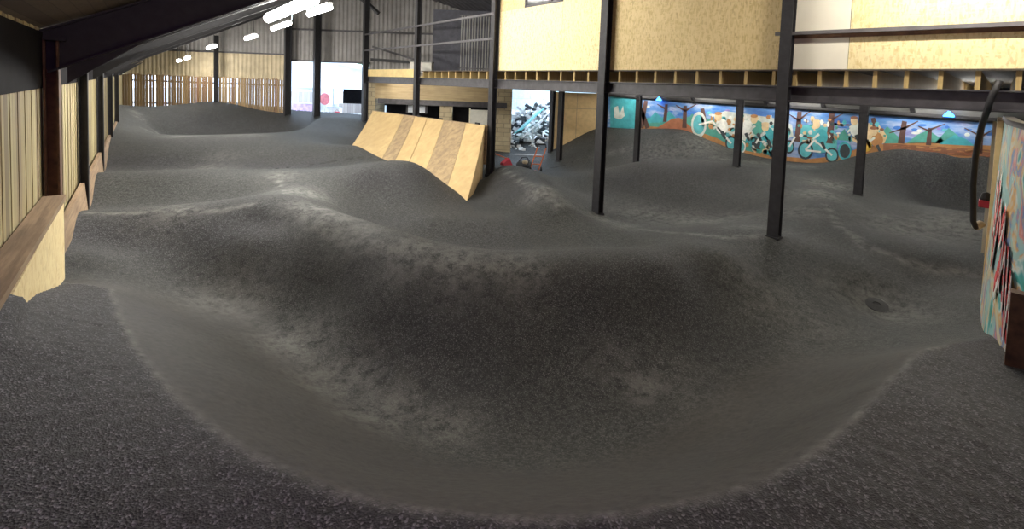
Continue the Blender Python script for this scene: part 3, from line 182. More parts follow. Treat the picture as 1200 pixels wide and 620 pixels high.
('colour_splash','p_teal2',5,[(5.36,1.84),(5.38,1.73),(5.43,1.73),(5.46,1.83),(5.44,1.95),(5.39,1.95)]),
('colour_splash','p_teal',5,[(6.36,1.60),(6.40,1.49),(6.50,1.48),(6.56,1.58),(6.52,1.70),(6.41,1.71)]),
('colour_splash','p_white',5,[(6.53,1.85),(6.55,1.78),(6.59,1.77),(6.62,1.84),(6.60,1.91),(6.55,1.91)]),
('colour_splash','p_teal2',5,[(5.17,0.94),(5.19,0.90),(5.23,0.90),(5.26,0.93),(5.24,0.97),(5.19,0.98)]),
('colour_splash','p_teal',5,[(5.40,1.34),(5.43,1.30),(5.49,1.29),(5.53,1.33),(5.50,1.37),(5.43,1.38)]),
('colour_splash','p_pale',5,[(5.62,1.46),(5.66,1.42),(5.74,1.41),(5.78,1.44),(5.74,1.49),(5.67,1.50)]),
('colour_splash','p_dark',5,[(5.81,1.68),(5.83,1.59),(5.89,1.58),(5.92,1.67),(5.90,1.75),(5.84,1.76)]),
('colour_splash','p_dark',5,[(6.01,1.35),(6.03,1.29),(6.07,1.29),(6.09,1.34),(6.08,1.39),(6.04,1.40)]),
('colour_splash','p_ochre',5,[(7.50,1.91),(7.52,1.81),(7.57,1.81),(7.60,1.90),(7.58,2.00),(7.53,2.00)]),
('colour_splash','p_dark',5,[(6.22,1.56),(6.25,1.45),(6.32,1.44),(6.37,1.55),(6.34,1.66),(6.26,1.67)]),
('colour_splash','p_cream',5,[(5.96,2.09),(6.00,2.03),(6.08,2.02),(6.12,2.08),(6.08,2.14),(6.00,2.15)]),
('colour_splash','p_pale',5,[(5.50,1.49),(5.52,1.40),(5.58,1.39),(5.62,1.48),(5.59,1.58),(5.54,1.58)]),
('colour_splash','p_teal',5,[(7.14,1.95),(7.17,1.83),(7.24,1.82),(7.28,1.93),(7.25,2.05),(7.18,2.06)]),
('colour_splash','p_teal',5,[(5.31,1.06),(5.35,1.03),(5.42,1.02),(5.45,1.04),(5.42,1.08),(5.35,1.09)]),
('colour_splash','p_white',5,[(6.82,1.69),(6.84,1.60),(6.91,1.59),(6.95,1.67),(6.92,1.76),(6.85,1.76)]),
('colour_splash','p_ochre',5,[(5.25,1.76),(5.29,1.67),(5.37,1.67),(5.41,1.74),(5.38,1.83),(5.30,1.83)]),
('colour_splash','p_cream',5,[(6.13,1.36),(6.15,1.25),(6.19,1.24),(6.22,1.35),(6.20,1.46),(6.16,1.47)]),
('colour_splash','p_dark',5,[(4.93,1.09),(4.95,1.01),(5.01,1.00),(5.04,1.08),(5.02,1.17),(4.96,1.17)]),
('colour_splash','p_pale',5,[(5.52,2.15),(5.53,2.04),(5.57,2.03),(5.60,2.14),(5.58,2.25),(5.54,2.25)]),
('colour_splash','p_teal2',5,[(6.94,1.26),(6.96,1.18),(7.01,1.17),(7.05,1.25),(7.02,1.33),(6.97,1.34)]),
('colour_splash','p_white',5,[(5.24,0.83),(5.27,0.76),(5.36,0.75),(5.40,0.81),(5.37,0.88),(5.28,0.89)]),
('colour_splash','p_cream',5,[(5.49,1.68),(5.53,1.58),(5.62,1.57),(5.67,1.66),(5.63,1.76),(5.54,1.77)]),
('colour_splash','p_white',5,[(6.48,1.30),(6.53,1.20),(6.63,1.19),(6.69,1.28),(6.64,1.38),(6.54,1.39)]),
('colour_splash','p_white',5,[(6.66,1.50),(6.70,1.41),(6.79,1.40),(6.84,1.48),(6.80,1.58),(6.71,1.59)]),
('colour_splash','p_dark',5,[(5.17,1.66),(5.20,1.60),(5.25,1.59),(5.28,1.65),(5.26,1.70),(5.20,1.71)]),
('colour_splash','p_teal',5,[(6.20,1.24),(6.24,1.14),(6.34,1.13),(6.39,1.21),(6.35,1.31),(6.25,1.32)]),
('colour_splash','p_white',5,[(5.40,0.84),(5.41,0.75),(5.45,0.74),(5.48,0.82),(5.46,0.91),(5.42,0.92)]),
('colour_splash','p_cream',5,[(7.59,1.75),(7.64,1.67),(7.76,1.66),(7.82,1.73),(7.77,1.82),(7.65,1.83)]),
('colour_splash','p_cream',5,[(5.10,2.22),(5.12,2.12),(5.16,2.11),(5.19,2.21),(5.17,2.31),(5.13,2.31)]),
('colour_splash','p_ochre',5,[(6.80,1.79),(6.83,1.75),(6.87,1.75),(6.90,1.78),(6.88,1.82),(6.83,1.83)]),
('colour_splash','p_dark',5,[(5.47,1.15),(5.51,1.09),(5.58,1.09),(5.62,1.13),(5.59,1.19),(5.51,1.20)]),
('colour_splash','p_white',5,[(5.16,2.06),(5.19,1.95),(5.25,1.94),(5.29,2.04),(5.27,2.15),(5.20,2.16)]),
('colour_splash','p_teal',5,[(6.05,1.30),(6.09,1.19),(6.17,1.18),(6.22,1.28),(6.18,1.39),(6.10,1.40)]),
('colour_splash','p_teal2',5,[(6.97,1.34),(7.00,1.22),(7.08,1.21),(7.12,1.32),(7.09,1.44),(7.02,1.45)]),
('colour_splash','p_white',5,[(5.65,1.15),(5.66,1.04),(5.70,1.04),(5.73,1.14),(5.71,1.25),(5.67,1.25)]),
('colour_splash','p_ochre',5,[(6.79,1.35),(6.81,1.27),(6.87,1.26),(6.90,1.33),(6.87,1.41),(6.82,1.42)]),
('colour_splash','p_cream',5,[(7.24,1.53),(7.27,1.42),(7.35,1.41),(7.39,1.52),(7.36,1.62),(7.29,1.63)]),
('colour_splash','p_teal',5,[(6.53,1.19),(6.56,1.07),(6.63,1.06),(6.67,1.17),(6.64,1.29),(6.57,1.30)]),
('colour_splash','p_dark',5,[(5.42,0.80),(5.44,0.72),(5.50,0.71),(5.53,0.78),(5.51,0.86),(5.45,0.87)]),
('colour_splash','p_cream',5,[(5.00,0.96),(5.02,0.90),(5.07,0.89),(5.10,0.94),(5.08,1.00),(5.03,1.01)]),
('colour_splash','p_ochre',5,[(6.89,1.59),(6.93,1.52),(7.02,1.51),(7.06,1.57),(7.02,1.64),(6.94,1.64)]),
('colour_splash','p_pale',5,[(5.28,1.89),(5.32,1.83),(5.41,1.82),(5.46,1.88),(5.42,1.94),(5.33,1.95)]),
('colour_splash','p_white',5,[(7.62,2.08),(7.65,2.02),(7.70,2.02),(7.73,2.07),(7.71,2.13),(7.65,2.14)]),
('colour_splash','p_teal2',5,[(4.89,1.68),(4.92,1.60),(4.99,1.59),(5.03,1.66),(5.00,1.74),(4.93,1.75)]),
('colour_splash','p_ochre',5,[(6.25,1.06),(6.28,0.99),(6.34,0.98),(6.38,1.04),(6.35,1.12),(6.29,1.13)]),
('colour_splash','p_white',5,[(5.69,1.15),(5.71,1.11),(5.74,1.11),(5.76,1.14),(5.75,1.19),(5.71,1.19)]),
('colour_splash','p_ochre',5,[(6.94,1.88),(6.98,1.76),(7.07,1.75),(7.13,1.87),(7.09,1.99),(7.00,1.99)]),
('colour_splash','p_teal2',5,[(6.50,1.71),(6.51,1.60),(6.56,1.59),(6.59,1.70),(6.57,1.81),(6.53,1.82)]),
('colour_splash','p_pale',5,[(5.07,0.90),(5.11,0.82),(5.19,0.81),(5.24,0.88),(5.20,0.96),(5.11,0.97)]),
('colour_splash','p_teal2',5,[(5.28,1.78),(5.31,1.68),(5.39,1.67),(5.44,1.76),(5.40,1.86),(5.32,1.87)]),
('colour_splash','p_ochre',5,[(5.84,0.98),(5.87,0.94),(5.92,0.93),(5.95,0.97),(5.92,1.01),(5.87,1.01)]),
('colour_splash','p_cream',5,[(6.68,2.00),(6.73,1.91),(6.83,1.91),(6.88,1.98),(6.84,2.07),(6.74,2.08)]),
('colour_splash','p_teal',5,[(5.50,0.89),(5.54,0.80),(5.63,0.79),(5.68,0.86),(5.64,0.95),(5.55,0.96)]),
('colour_splash','p_teal2',5,[(5.45,0.85),(5.47,0.76),(5.54,0.75),(5.57,0.83),(5.55,0.93),(5.49,0.93)]),
('colour_splash','p_white',5,[(5.02,1.91),(5.04,1.81),(5.10,1.80),(5.14,1.90),(5.11,2.01),(5.05,2.01)]),
('colour_splash','p_white',5,[(6.12,1.95),(6.16,1.87),(6.26,1.86),(6.32,1.93),(6.27,2.00),(6.17,2.01)]),
('colour_splash','p_white',5,[(6.37,2.13),(6.41,2.05),(6.51,2.05),(6.57,2.11),(6.52,2.19),(6.42,2.20)]),
('colour_splash','p_dark',5,[(5.43,0.89),(5.44,0.80),(5.48,0.80),(5.50,0.88),(5.49,0.97),(5.45,0.98)]),
('colour_splash','p_teal2',5,[(7.26,1.77),(7.28,1.67),(7.35,1.67),(7.39,1.76),(7.36,1.86),(7.29,1.87)]),
('colour_splash','p_teal2',5,[(6.79,1.59),(6.83,1.50),(6.92,1.49),(6.97,1.57),(6.93,1.66),(6.84,1.67)]),
('colour_splash','p_teal2',5,[(6.69,1.40),(6.72,1.30),(6.78,1.29),(6.81,1.39),(6.79,1.49),(6.73,1.50)]),
('colour_splash','p_white',5,[(6.20,2.10),(6.24,1.98),(6.32,1.98),(6.37,2.08),(6.33,2.20),(6.25,2.20)]),
('colour_splash','p_dark',5,[(7.10,1.40),(7.15,1.30),(7.26,1.29),(7.32,1.38),(7.27,1.47),(7.16,1.48)]),
('colour_splash','p_white',5,[(6.92,2.04),(6.95,1.97),(7.02,1.96),(7.06,2.03),(7.03,2.11),(6.96,2.11)]),
('colour_splash','p_ochre',5,[(6.18,1.53),(6.21,1.48),(6.26,1.47),(6.29,1.52),(6.27,1.56),(6.21,1.57)]),
('colour_splash','p_white',5,[(5.35,2.03),(5.38,1.98),(5.46,1.98),(5.50,2.01),(5.46,2.06),(5.39,2.06)]),
('colour_splash','p_cream',5,[(5.75,1.59),(5.79,1.52),(5.87,1.51),(5.92,1.57),(5.88,1.63),(5.80,1.64)]),
('colour_splash','p_dark',5,[(5.60,0.89),(5.63,0.80),(5.72,0.79),(5.76,0.87),(5.72,0.95),(5.64,0.97)]),
('colour_splash','p_cream',5,[(5.60,0.92),(5.64,0.84),(5.74,0.83),(5.79,0.89),(5.75,0.97),(5.65,0.99)]),
('colour_splash','p_white',5,[(5.19,2.16),(5.21,2.08),(5.26,2.08),(5.29,2.15),(5.27,2.23),(5.22,2.24)]),
('colour_splash','p_cream',5,[(5.97,0.89),(5.99,0.80),(6.04,0.79),(6.08,0.87),(6.05,0.96),(6.00,0.97)]),
('colour_splash','p_teal',5,[(7.18,1.41),(7.21,1.37),(7.26,1.37),(7.29,1.40),(7.27,1.44),(7.21,1.44)]),
('colour_splash','p_dark',5,[(5.88,1.89),(5.90,1.81),(5.94,1.81),(5.97,1.88),(5.95,1.96),(5.91,1.96)]),
('colour_splash','p_ochre',5,[(5.94,1.50),(5.95,1.42),(5.99,1.41),(6.01,1.49),(6.00,1.57),(5.96,1.57)]),
('colour_splash','p_ochre',5,[(7.33,2.16),(7.35,2.12),(7.41,2.11),(7.44,2.15),(7.42,2.20),(7.36,2.20)]),
('colour_splash','p_ochre',5,[(7.62,1.64),(7.66,1.53),(7.77,1.52),(7.83,1.62),(7.78,1.73),(7.68,1.74)]),
('colour_splash','p_teal2',5,[(5.40,1.84),(5.44,1.78),(5.52,1.78),(5.56,1.82),(5.52,1.88),(5.45,1.89)]),
('colour_splash','p_cream',5,[(5.53,1.07),(5.56,0.98),(5.62,0.97),(5.66,1.05),(5.63,1.14),(5.57,1.15)]),
('colour_splash','p_ochre',5,[(7.63,1.94),(7.66,1.82),(7.73,1.81),(7.77,1.93),(7.74,2.05),(7.67,2.06)]),
('colour_splash','p_teal',5,[(5.05,2.16),(5.08,2.11),(5.15,2.11),(5.19,2.15),(5.16,2.20),(5.09,2.21)]),
('colour_splash','p_ochre',5,[(5.73,0.78),(5.76,0.72),(5.82,0.71),(5.85,0.76),(5.82,0.83),(5.77,0.84)]),
('colour_splash','p_pale',5,[(5.62,1.04),(5.63,0.98),(5.67,0.98),(5.69,1.03),(5.67,1.08),(5.64,1.08)]),
('colour_splash','p_white',5,[(6.51,1.10),(6.55,0.98),(6.63,0.97),(6.67,1.08),(6.64,1.20),(6.56,1.21)]),
('paint_dab','p_ochre',5,[(3.64,1.66),(3.66,1.61),(3.69,1.61),(3.71,1.65),(3.70,1.69),(3.66,1.70)]),
('paint_dab','p_ochre',5,[(2.48,1.77),(2.49,1.72),(2.52,1.72),(2.54,1.76),(2.53,1.80),(2.50,1.81)]),
('paint_dab','p_teal2',5,[(2.48,1.98),(2.49,1.95),(2.51,1.94),(2.52,1.98),(2.52,2.02),(2.49,2.02)]),
('paint_dab','p_brown',5,[(3.19,1.66),(3.20,1.59),(3.23,1.58),(3.26,1.66),(3.24,1.73),(3.21,1.74)]),
('paint_dab','p_cream',5,[(3.85,2.04),(3.88,1.98),(3.93,1.97),(3.96,2.03),(3.94,2.09),(3.88,2.10)]),
('paint_dab','p_green',5,[(2.59,1.98),(2.61,1.91),(2.65,1.91),(2.68,1.97),(2.66,2.04),(2.62,2.04)]),
('paint_dab','p_teal2',5,[(2.51,2.20),(2.53,2.12),(2.59,2.11),(2.63,2.19),(2.60,2.27),(2.54,2.27)]),
('paint_dab','p_ochre',5,[(3.74,2.24),(3.76,2.20),(3.82,2.19),(3.85,2.23),(3.83,2.27),(3.77,2.27)]),
('paint_dab','p_cream',5,[(4.15,1.95),(4.18,1.88),(4.25,1.88),(4.30,1.94),(4.26,2.01),(4.19,2.01)]),
('paint_dab','p_white',5,[(2.95,1.87),(2.96,1.81),(3.01,1.81),(3.03,1.86),(3.01,1.92),(2.97,1.92)]),
('paint_dab','p_ochre',5,[(4.35,1.43),(4.36,1.35),(4.40,1.34),(4.42,1.42),(4.41,1.50),(4.37,1.51)]),
('paint_dab','p_dark',5,[(3.08,1.75),(3.10,1.70),(3.15,1.70),(3.17,1.74),(3.15,1.79),(3.10,1.79)]),
('paint_dab','p_cream',5,[(4.42,1.72),(4.45,1.67),(4.51,1.66),(4.54,1.71),(4.51,1.76),(4.45,1.77)]),
('paint_dab','p_green',5,[(2.46,1.70),(2.47,1.67),(2.52,1.66),(2.54,1.69),(2.52,1.73),(2.48,1.74)]),
('paint_dab','p_dark',5,[(2.92,2.13),(2.93,2.04),(2.97,2.04),(2.99,2.12),(2.98,2.20),(2.94,2.21)]),
('paint_dab','p_cream',5,[(4.24,1.52),(4.25,1.44),(4.28,1.44),(4.31,1.51),(4.29,1.60),(4.26,1.60)]),
('paint_dab','p_teal2',5,[(3.20,1.72),(3.22,1.67),(3.26,1.67),(3.28,1.71),(3.26,1.76),(3.22,1.76)]),
('paint_dab','p_white',5,[(4.37,2.13),(4.39,2.10),(4.44,2.09),(4.47,2.12),(4.45,2.15),(4.40,2.16)]),
('paint_dab','p_cream',5,[(4.17,1.85),(4.19,1.83),(4.21,1.82),(4.23,1.85),(4.22,1.87),(4.19,1.88)]),
('paint_dab','p_dark',5,[(3.02,2.19),(3.05,2.16),(3.11,2.15),(3.15,2.18),(3.12,2.21),(3.05,2.22)]),
('paint_dab','p_dark',5,[(3.65,2.10),(3.68,2.04),(3.74,2.03),(3.78,2.09),(3.75,2.15),(3.68,2.16)]),
('paint_dab','p_dark',5,[(4.39,1.62),(4.42,1.57),(4.49,1.57),(4.53,1.60),(4.49,1.65),(4.42,1.65)]),
('paint_dab','p_green',5,[(2.33,1.87),(2.34,1.83),(2.38,1.83),(2.40,1.86),(2.38,1.89),(2.35,1.89)]),
('paint_dab','p_teal',5,[(3.34,2.19),(3.36,2.12),(3.42,2.11),(3.45,2.18),(3.42,2.26),(3.37,2.26)]),
('paint_dab','p_pale',5,[(3.11,1.95),(3.14,1.87),(3.20,1.86),(3.24,1.94),(3.21,2.02),(3.15,2.02)]),
('paint_dab','p_pale',5,[(4.52,1.62),(4.55,1.56),(4.61,1.56),(4.64,1.61),(4.61,1.67),(4.55,1.67)]),
('paint_dab','p_brown',5,[(2.78,2.24),(2.81,2.18),(2.87,2.17),(2.91,2.22),(2.88,2.28),(2.81,2.29)]),
('paint_dab','p_pale',5,[(3.20,1.80),(3.22,1.75),(3.26,1.75),(3.28,1.79),(3.26,1.83),(3.22,1.83)]),
('paint_dab','p_cream',5,[(4.21,2.23),(4.24,2.13),(4.31,2.13),(4.35,2.21),(4.32,2.31),(4.25,2.31)]),
('paint_dab','p_brown',5,[(2.96,2.05),(2.99,2.00),(3.05,1.99),(3.08,2.04),(3.05,2.10),(2.99,2.10)]),
('paint_dab','p_dark',5,[(3.65,1.67),(3.67,1.64),(3.71,1.64),(3.73,1.66),(3.71,1.70),(3.67,1.70)]),
('paint_dab','p_dark',5,[(3.64,1.60),(3.65,1.52),(3.69,1.52),(3.71,1.59),(3.69,1.67),(3.66,1.67)]),
('paint_dab','p_green',5,[(4.38,1.70),(4.39,1.66),(4.42,1.65),(4.44,1.69),(4.43,1.73),(4.39,1.74)]),
('paint_dab','p_dark',5,[(2.79,2.18),(2.80,2.10),(2.84,2.09),(2.86,2.17),(2.85,2.26),(2.81,2.26)]),
('paint_dab','p_cream',5,[(2.79,2.07),(2.82,2.01),(2.88,2.00),(2.92,2.06),(2.89,2.13),(2.82,2.13)]),
('paint_dab','p_green',5,[(4.22,2.01),(4.25,1.98),(4.33,1.97),(4.37,2.00),(4.33,2.03),(4.26,2.04)]),
('paint_dab','p_brown',5,[(3.23,2.11),(3.26,2.09),(3.32,2.08),(3.35,2.10),(3.32,2.13),(3.26,2.13)]),
('paint_dab','p_green',5,[(2.85,1.91),(2.87,1.84),(2.91,1.84),(2.94,1.90),(2.92,1.97),(2.88,1.97)]),
('paint_dab','p_teal2',5,[(2.67,2.21),(2.69,2.17),(2.73,2.17),(2.75,2.20),(2.73,2.24),(2.70,2.24)]),
('paint_dab','p_white',5,[(3.47,1.82),(3.50,1.79),(3.57,1.78),(3.60,1.80),(3.57,1.83),(3.51,1.84)]),
('paint_dab','p_dark',5,[(4.26,2.13),(4.27,2.06),(4.30,2.06),(4.31,2.12),(4.30,2.19),(4.27,2.19)]),
('paint_dab','p_white',5,[(2.99,2.01),(3.00,1.95),(3.04,1.95),(3.06,2.01),(3.05,2.07),(3.01,2.07)]),
('paint_dab','p_ochre',5,[(4.56,1.94),(4.57,1.87),(4.60,1.86),(4.62,1.94),(4.61,2.02),(4.58,2.02)]),
('paint_dab','p_brown',5,[(3.01,1.69),(3.03,1.65),(3.08,1.65),(3.10,1.68),(3.08,1.71),(3.03,1.72)]),
('paint_dab','p_brown',5,[(3.85,1.76),(3.88,1.69),(3.94,1.68),(3.97,1.75),(3.95,1.82),(3.89,1.83)]),
('paint_dab','p_brown',5,[(4.41,2.13),(4.43,2.07),(4.46,2.07),(4.47,2.13),(4.46,2.19),(4.43,2.19)]),
('paint_dab','p_ochre',5,[(3.55,1.65),(3.56,1.58),(3.59,1.58),(3.60,1.65),(3.59,1.72),(3.57,1.72)]),
('paint_dab','p_brown',5,[(3.77,1.74),(3.80,1.66),(3.85,1.65),(3.89,1.72),(3.86,1.80),(3.81,1.81)]),
('paint_dab','p_pale',5,[(2.94,1.75),(2.97,1.69),(3.02,1.69),(3.05,1.74),(3.02,1.80),(2.97,1.80)]),
('paint_dab','p_pale',5,[(3.04,2.17),(3.05,2.11),(3.08,2.11),(3.10,2.16),(3.09,2.22),(3.06,2.22)]),
('paint_dab','p_ochre',5,[(3.51,2.16),(3.52,2.09),(3.56,2.09),(3.58,2.15),(3.57,2.23),(3.53,2.23)]),
('paint_dab','p_brown',5,[(3.09,1.93),(3.10,1.87),(3.14,1.87),(3.17,1.92),(3.15,1.97),(3.11,1.98)]),
('paint_dab','p_ochre',5,[(3.59,1.70),(3.60,1.62),(3.63,1.62),(3.64,1.69),(3.64,1.77),(3.61,1.77)]),
('paint_dab','p_green',5,[(4.63,1.96),(4.65,1.91),(4.69,1.90),(4.71,1.95),(4.69,2.00),(4.65,2.01)]),
('paint_dab','p_green',5,[(4.21,1.57),(4.22,1.52),(4.25,1.51),(4.27,1.56),(4.26,1.61),(4.23,1.62)]),
('paint_dab','p_white',5,[(3.79,2.08),(3.80,2.00),(3.84,1.99),(3.87,2.07),(3.85,2.16),(3.81,2.17)]),
('paint_dab','p_cream',5,[(3.51,1.73),(3.52,1.65),(3.54,1.65),(3.56,1.73),(3.55,1.81),(3.53,1.81)]),
('paint_dab','p_pale',5,[(3.22,2.04),(3.22,2.01),(3.25,2.01),(3.26,2.04),(3.25,2.07),(3.23,2.08)]),
('paint_dab','p_cream',5,[(2.90,1.95),(2.93,1.88),(3.00,1.87),(3.03,1.94),(3.00,2.01),(2.94,2.02)]),
('paint_dab','p_cream',5,[(2.40,1.76),(2.43,1.69),(2.48,1.68),(2.52,1.74),(2.49,1.81),(2.43,1.82)]),
('paint_dab','p_pale',5,[(4.19,2.12),(4.20,2.04),(4.25,2.04),(4.27,2.12),(4.26,2.20),(4.21,2.20)]),
('paint_dab','p_teal',5,[(3.65,1.85),(3.68,1.79),(3.73,1.79),(3.76,1.84),(3.74,1.89),(3.68,1.90)]),
('paint_dab','p_cream',5,[(4.43,1.45),(4.46,1.42),(4.51,1.41),(4.54,1.43),(4.52,1.46),(4.46,1.47)]),
('paint_dab','p_teal2',5,[(4.11,1.50),(4.13,1.45),(4.18,1.44),(4.21,1.49),(4.19,1.54),(4.14,1.55)]),
('paint_dab','p_green',5,[(3.55,2.00),(3.57,1.94),(3.62,1.93),(3.64,1.99),(3.62,2.06),(3.58,2.07)]),
('paint_dab','p_dark',5,[(4.27,1.46),(4.28,1.39),(4.31,1.39),(4.33,1.45),(4.32,1.52),(4.29,1.52)]),
('paint_dab','p_pale',5,[(3.73,1.68),(3.75,1.62),(3.78,1.62),(3.80,1.68),(3.79,1.74),(3.75,1.74)]),
('paint_dab','p_brown',5,[(4.25,1.57),(4.29,1.53),(4.36,1.52),(4.41,1.55),(4.37,1.60),(4.29,1.61)]),
('paint_dab','p_teal',5,[(3.17,1.96),(3.20,1.91),(3.27,1.90),(3.31,1.94),(3.28,1.99),(3.21,2.00)]),
('paint_dab','p_teal2',5,[(3.17,1.64),(3.19,1.56),(3.24,1.55),(3.26,1.63),(3.24,1.71),(3.20,1.72)]),
('paint_dab','p_white',5,[(3.95,2.14),(3.97,2.06),(4.03,2.05),(4.06,2.13),(4.04,2.21),(3.98,2.21)]),
('paint_dab','p_dark',5,[(2.54,1.95),(2.55,1.90),(2.57,1.90),(2.59,1.95),(2.58,2.00),(2.56,2.00)]),
('paint_dab','p_pale',5,[(4.25,1.76),(4.28,1.68),(4.34,1.68),(4.38,1.74),(4.35,1.82),(4.29,1.83)]),
('paint_dab','p_pale',5,[(4.05,1.47),(4.07,1.39),(4.13,1.38),(4.17,1.45),(4.14,1.54),(4.08,1.54)]),
('paint_dab','p_brown',5,[(2.38,2.05),(2.41,2.00),(2.47,1.99),(2.50,2.04),(2.47,2.09),(2.42,2.09)]),
('paint_dab','p_green',5,[(3.58,1.53),(3.60,1.45),(3.65,1.44),(3.68,1.51),(3.66,1.59),(3.61,1.60)]),
('paint_dab','p_pale',5,[(3.03,1.98),(3.06,1.94),(3.12,1.93),(3.15,1.97),(3.12,2.01),(3.06,2.02)]),
('paint_dab','p_green',5,[(3.34,1.88),(3.35,1.80),(3.38,1.80),(3.40,1.88),(3.39,1.96),(3.36,1.96)]),
('paint_dab','p_pale',5,[(4.30,1.44),(4.31,1.35),(4.36,1.34),(4.39,1.43),(4.37,1.53),(4.32,1.53)]),
('paint_dab','p_cream',5,[(2.89,1.93),(2.90,1.86),(2.93,1.86),(2.95,1.92),(2.94,1.98),(2.91,1.98)]),
('ground_streak','p_red',4,[(0.65,1.53),(0.65,1.57),(0.54,1.59),(0.54,1.58)]),
('ground_streak','p_red',4,[(0.22,1.52),(0.23,1.56),(0.06,1.59),(0.06,1.57)]),
('ground_streak','p_ochre',4,[(1.56,1.41),(1.56,1.44),(1.47,1.43),(1.47,1.41)]),
('ground_streak','p_red',4,[(0.64,1.52),(0.63,1.55),(0.56,1.53),(0.56,1.51)]),
('ground_streak','p_red',4,[(0.78,1.57),(0.78,1.61),(0.68,1.59),(0.68,1.57)]),
('ground_streak','p_red',4,[(1.40,1.49),(1.40,1.52),(1.26,1.50),(1.26,1.48)]),
('ground_streak','p_brown',4,[(1.72,1.42),(1.72,1.46),(1.63,1.42),(1.63,1.40)]),
('ground_streak','p_brown',4,[(0.84,1.61),(0.84,1.64),(0.67,1.62),(0.67,1.60)]),
('ground_streak','p_red',4,[(0.70,1.52),(0.70,1.55),(0.58,1.53),(0.58,1.52)]),
('ground_streak','p_red',4,[(0.57,1.60),(0.57,1.63),(0.38,1.64),(0.38,1.62)]),
('ground_streak','p_ochre',4,[(0.51,1.70),(0.51,1.74),(0.40,1.75),(0.40,1.73)]),
('ground_streak','p_ochre',4,[(0.63,1.61),(0.63,1.65),(0.52,1.66),(0.52,1.64)]),
('ground_streak','p_red',4,[(1.47,1.57),(1.47,1.61),(1.31,1.61),(1.31,1.59)]),
('ground_streak','p_ochre',4,[(0.32,1.65),(0.32,1.68),(0.14,1.67),(0.14,1.65)]),
('ground_streak','p_ochre',4,[(1.01,1.66),(1.01,1.69),(0.87,1.71),(0.87,1.69)]),
('ground_streak','p_red',4,[(1.43,1.54),(1.43,1.57),(1.28,1.58),(1.28,1.56)]),
('ground_streak','p_ochre',4,[(1.63,1.59),(1.63,1.63),(1.47,1.62),(1.47,1.60)]),
('ground_streak','p_brown',4,[(0.19,1.60),(0.19,1.63),(0.10,1.66),(0.10,1.64)]),
('ground_streak','p_ochre',4,[(2.01,1.41),(2.01,1.44),(1.93,1.44),(1.93,1.42)]),
('ground_streak','p_ochre',4,[(1.76,1.46),(1.76,1.50),(1.60,1.49),(1.60,1.47)]),
('ground_streak','p_red',4,[(2.14,1.55),(2.14,1.59),(2.06,1.60),(2.05,1.58)]),
('ground_streak','p_ochre',4,[(2.18,1.41),(2.18,1.44),(1.98,1.47),(1.98,1.45)]),
('ground_streak','p_red',4,[(1.30,1.50),(1.30,1.54),(1.21,1.55),(1.21,1.53)]),
('ground_streak','p_ochre',4,[(0.74,1.58),(0.74,1.62),(0.64,1.60),(0.64,1.58)]),
('ground_streak','p_brown',4,[(1.52,1.53),(1.52,1.57),(1.37,1.60),(1.36,1.58)]),
('ground_streak','p_brown',4,[(0.34,1.66),(0.35,1.69),(0.20,1.72),(0.20,1.70)]),
('ground_streak','p_red',4,[(2.21,1.47),(2.21,1.50),(2.02,1.54),(2.02,1.52)]),
('ground_streak','p_red',4,[(0.54,1.67),(0.54,1.70),(0.46,1.72),(0.46,1.70)]),
('ground_streak','p_brown',4,[(0.90,1.51),(0.89,1.55),(0.82,1.52),(0.82,1.50)]),
('ground_streak','p_brown',4,[(1.03,1.54),(1.03,1.58),(0.94,1.55),(0.94,1.53)]),
('ground_streak','p_brown',4,[(0.40,1.70),(0.41,1.74),(0.31,1.76),(0.31,1.74)]),
('ground_streak','p_ochre',4,[(1.28,1.55),(1.28,1.59),(1.11,1.57),(1.11,1.55)]),
('ground_streak','p_red',4,[(0.45,1.69),(0.45,1.72),(0.29,1.72),(0.29,1.70)]),
('ground_streak','p_ochre',4,[(1.90,1.47),(1.90,1.51),(1.80,1.48),(1.80,1.46)]),
('ground_streak','p_red',4,[(0.25,1.50),(0.25,1.54),(0.19,1.54),(0.18,1.52)]),
('ground_streak','p_brown',4,[(1.85,1.57),(1.85,1.61),(1.70,1.60),(1.70,1.58)]),
('ground_streak','p_brown',4,[(0.59,1.61),(0.59,1.65),(0.42,1.64),(0.42,1.62)]),
('ground_streak','p_brown',4,[(0.18,1.75),(0.18,1.78),(0.00,1.77),(0.00,1.75)]),
('ground_streak','p_brown',4,[(1.72,1.42),(1.72,1.46),(1.51,1.45),(1.51,1.43)]),
('ground_streak','p_brown',4,[(1.96,1.43),(1.96,1.47),(1.79,1.47),(1.79,1.45)]),
('ground_streak','p_ochre',4,[(0.59,1.64),(0.59,1.68),(0.47,1.69),(0.46,1.67)]),
('ground_streak','p_brown',4,[(2.02,1.50),(2.02,1.54),(1.84,1.57),(1.84,1.55)]),
('ground_streak','p_red',4,[(2.17,1.38),(2.17,1.42),(1.99,1.46),(1.99,1.44)]),
('ground_streak','p_red',4,[(0.96,1.63),(0.96,1.66),(0.78,1.68),(0.78,1.66)]),
('ground_streak','p_red',4,[(0.53,1.71),(0.53,1.74),(0.44,1.75),(0.44,1.73)]),
('ground_streak','p_ochre',4,[(1.20,1.56),(1.21,1.59),(1.10,1.61),(1.10,1.59)]),
('ground_streak','p_red',4,[(0.42,1.59),(0.42,1.62),(0.28,1.63),(0.27,1.61)]),
('ground_streak','p_red',4,[(0.97,1.49),(0.97,1.52),(0.84,1.54),(0.84,1.52)]),
('ground_streak','p_ochre',4,[(0.99,1.60),(0.99,1.63),(0.88,1.64),(0.88,1.62)]),
('ground_streak','p_brown',4,[(1.46,1.50),(1.46,1.53),(1.34,1.57),(1.34,1.55)]),
('ground_streak','p_ochre',4,[(1.34,1.61),(1.35,1.65),(1.19,1.67),(1.19,1.65)]),
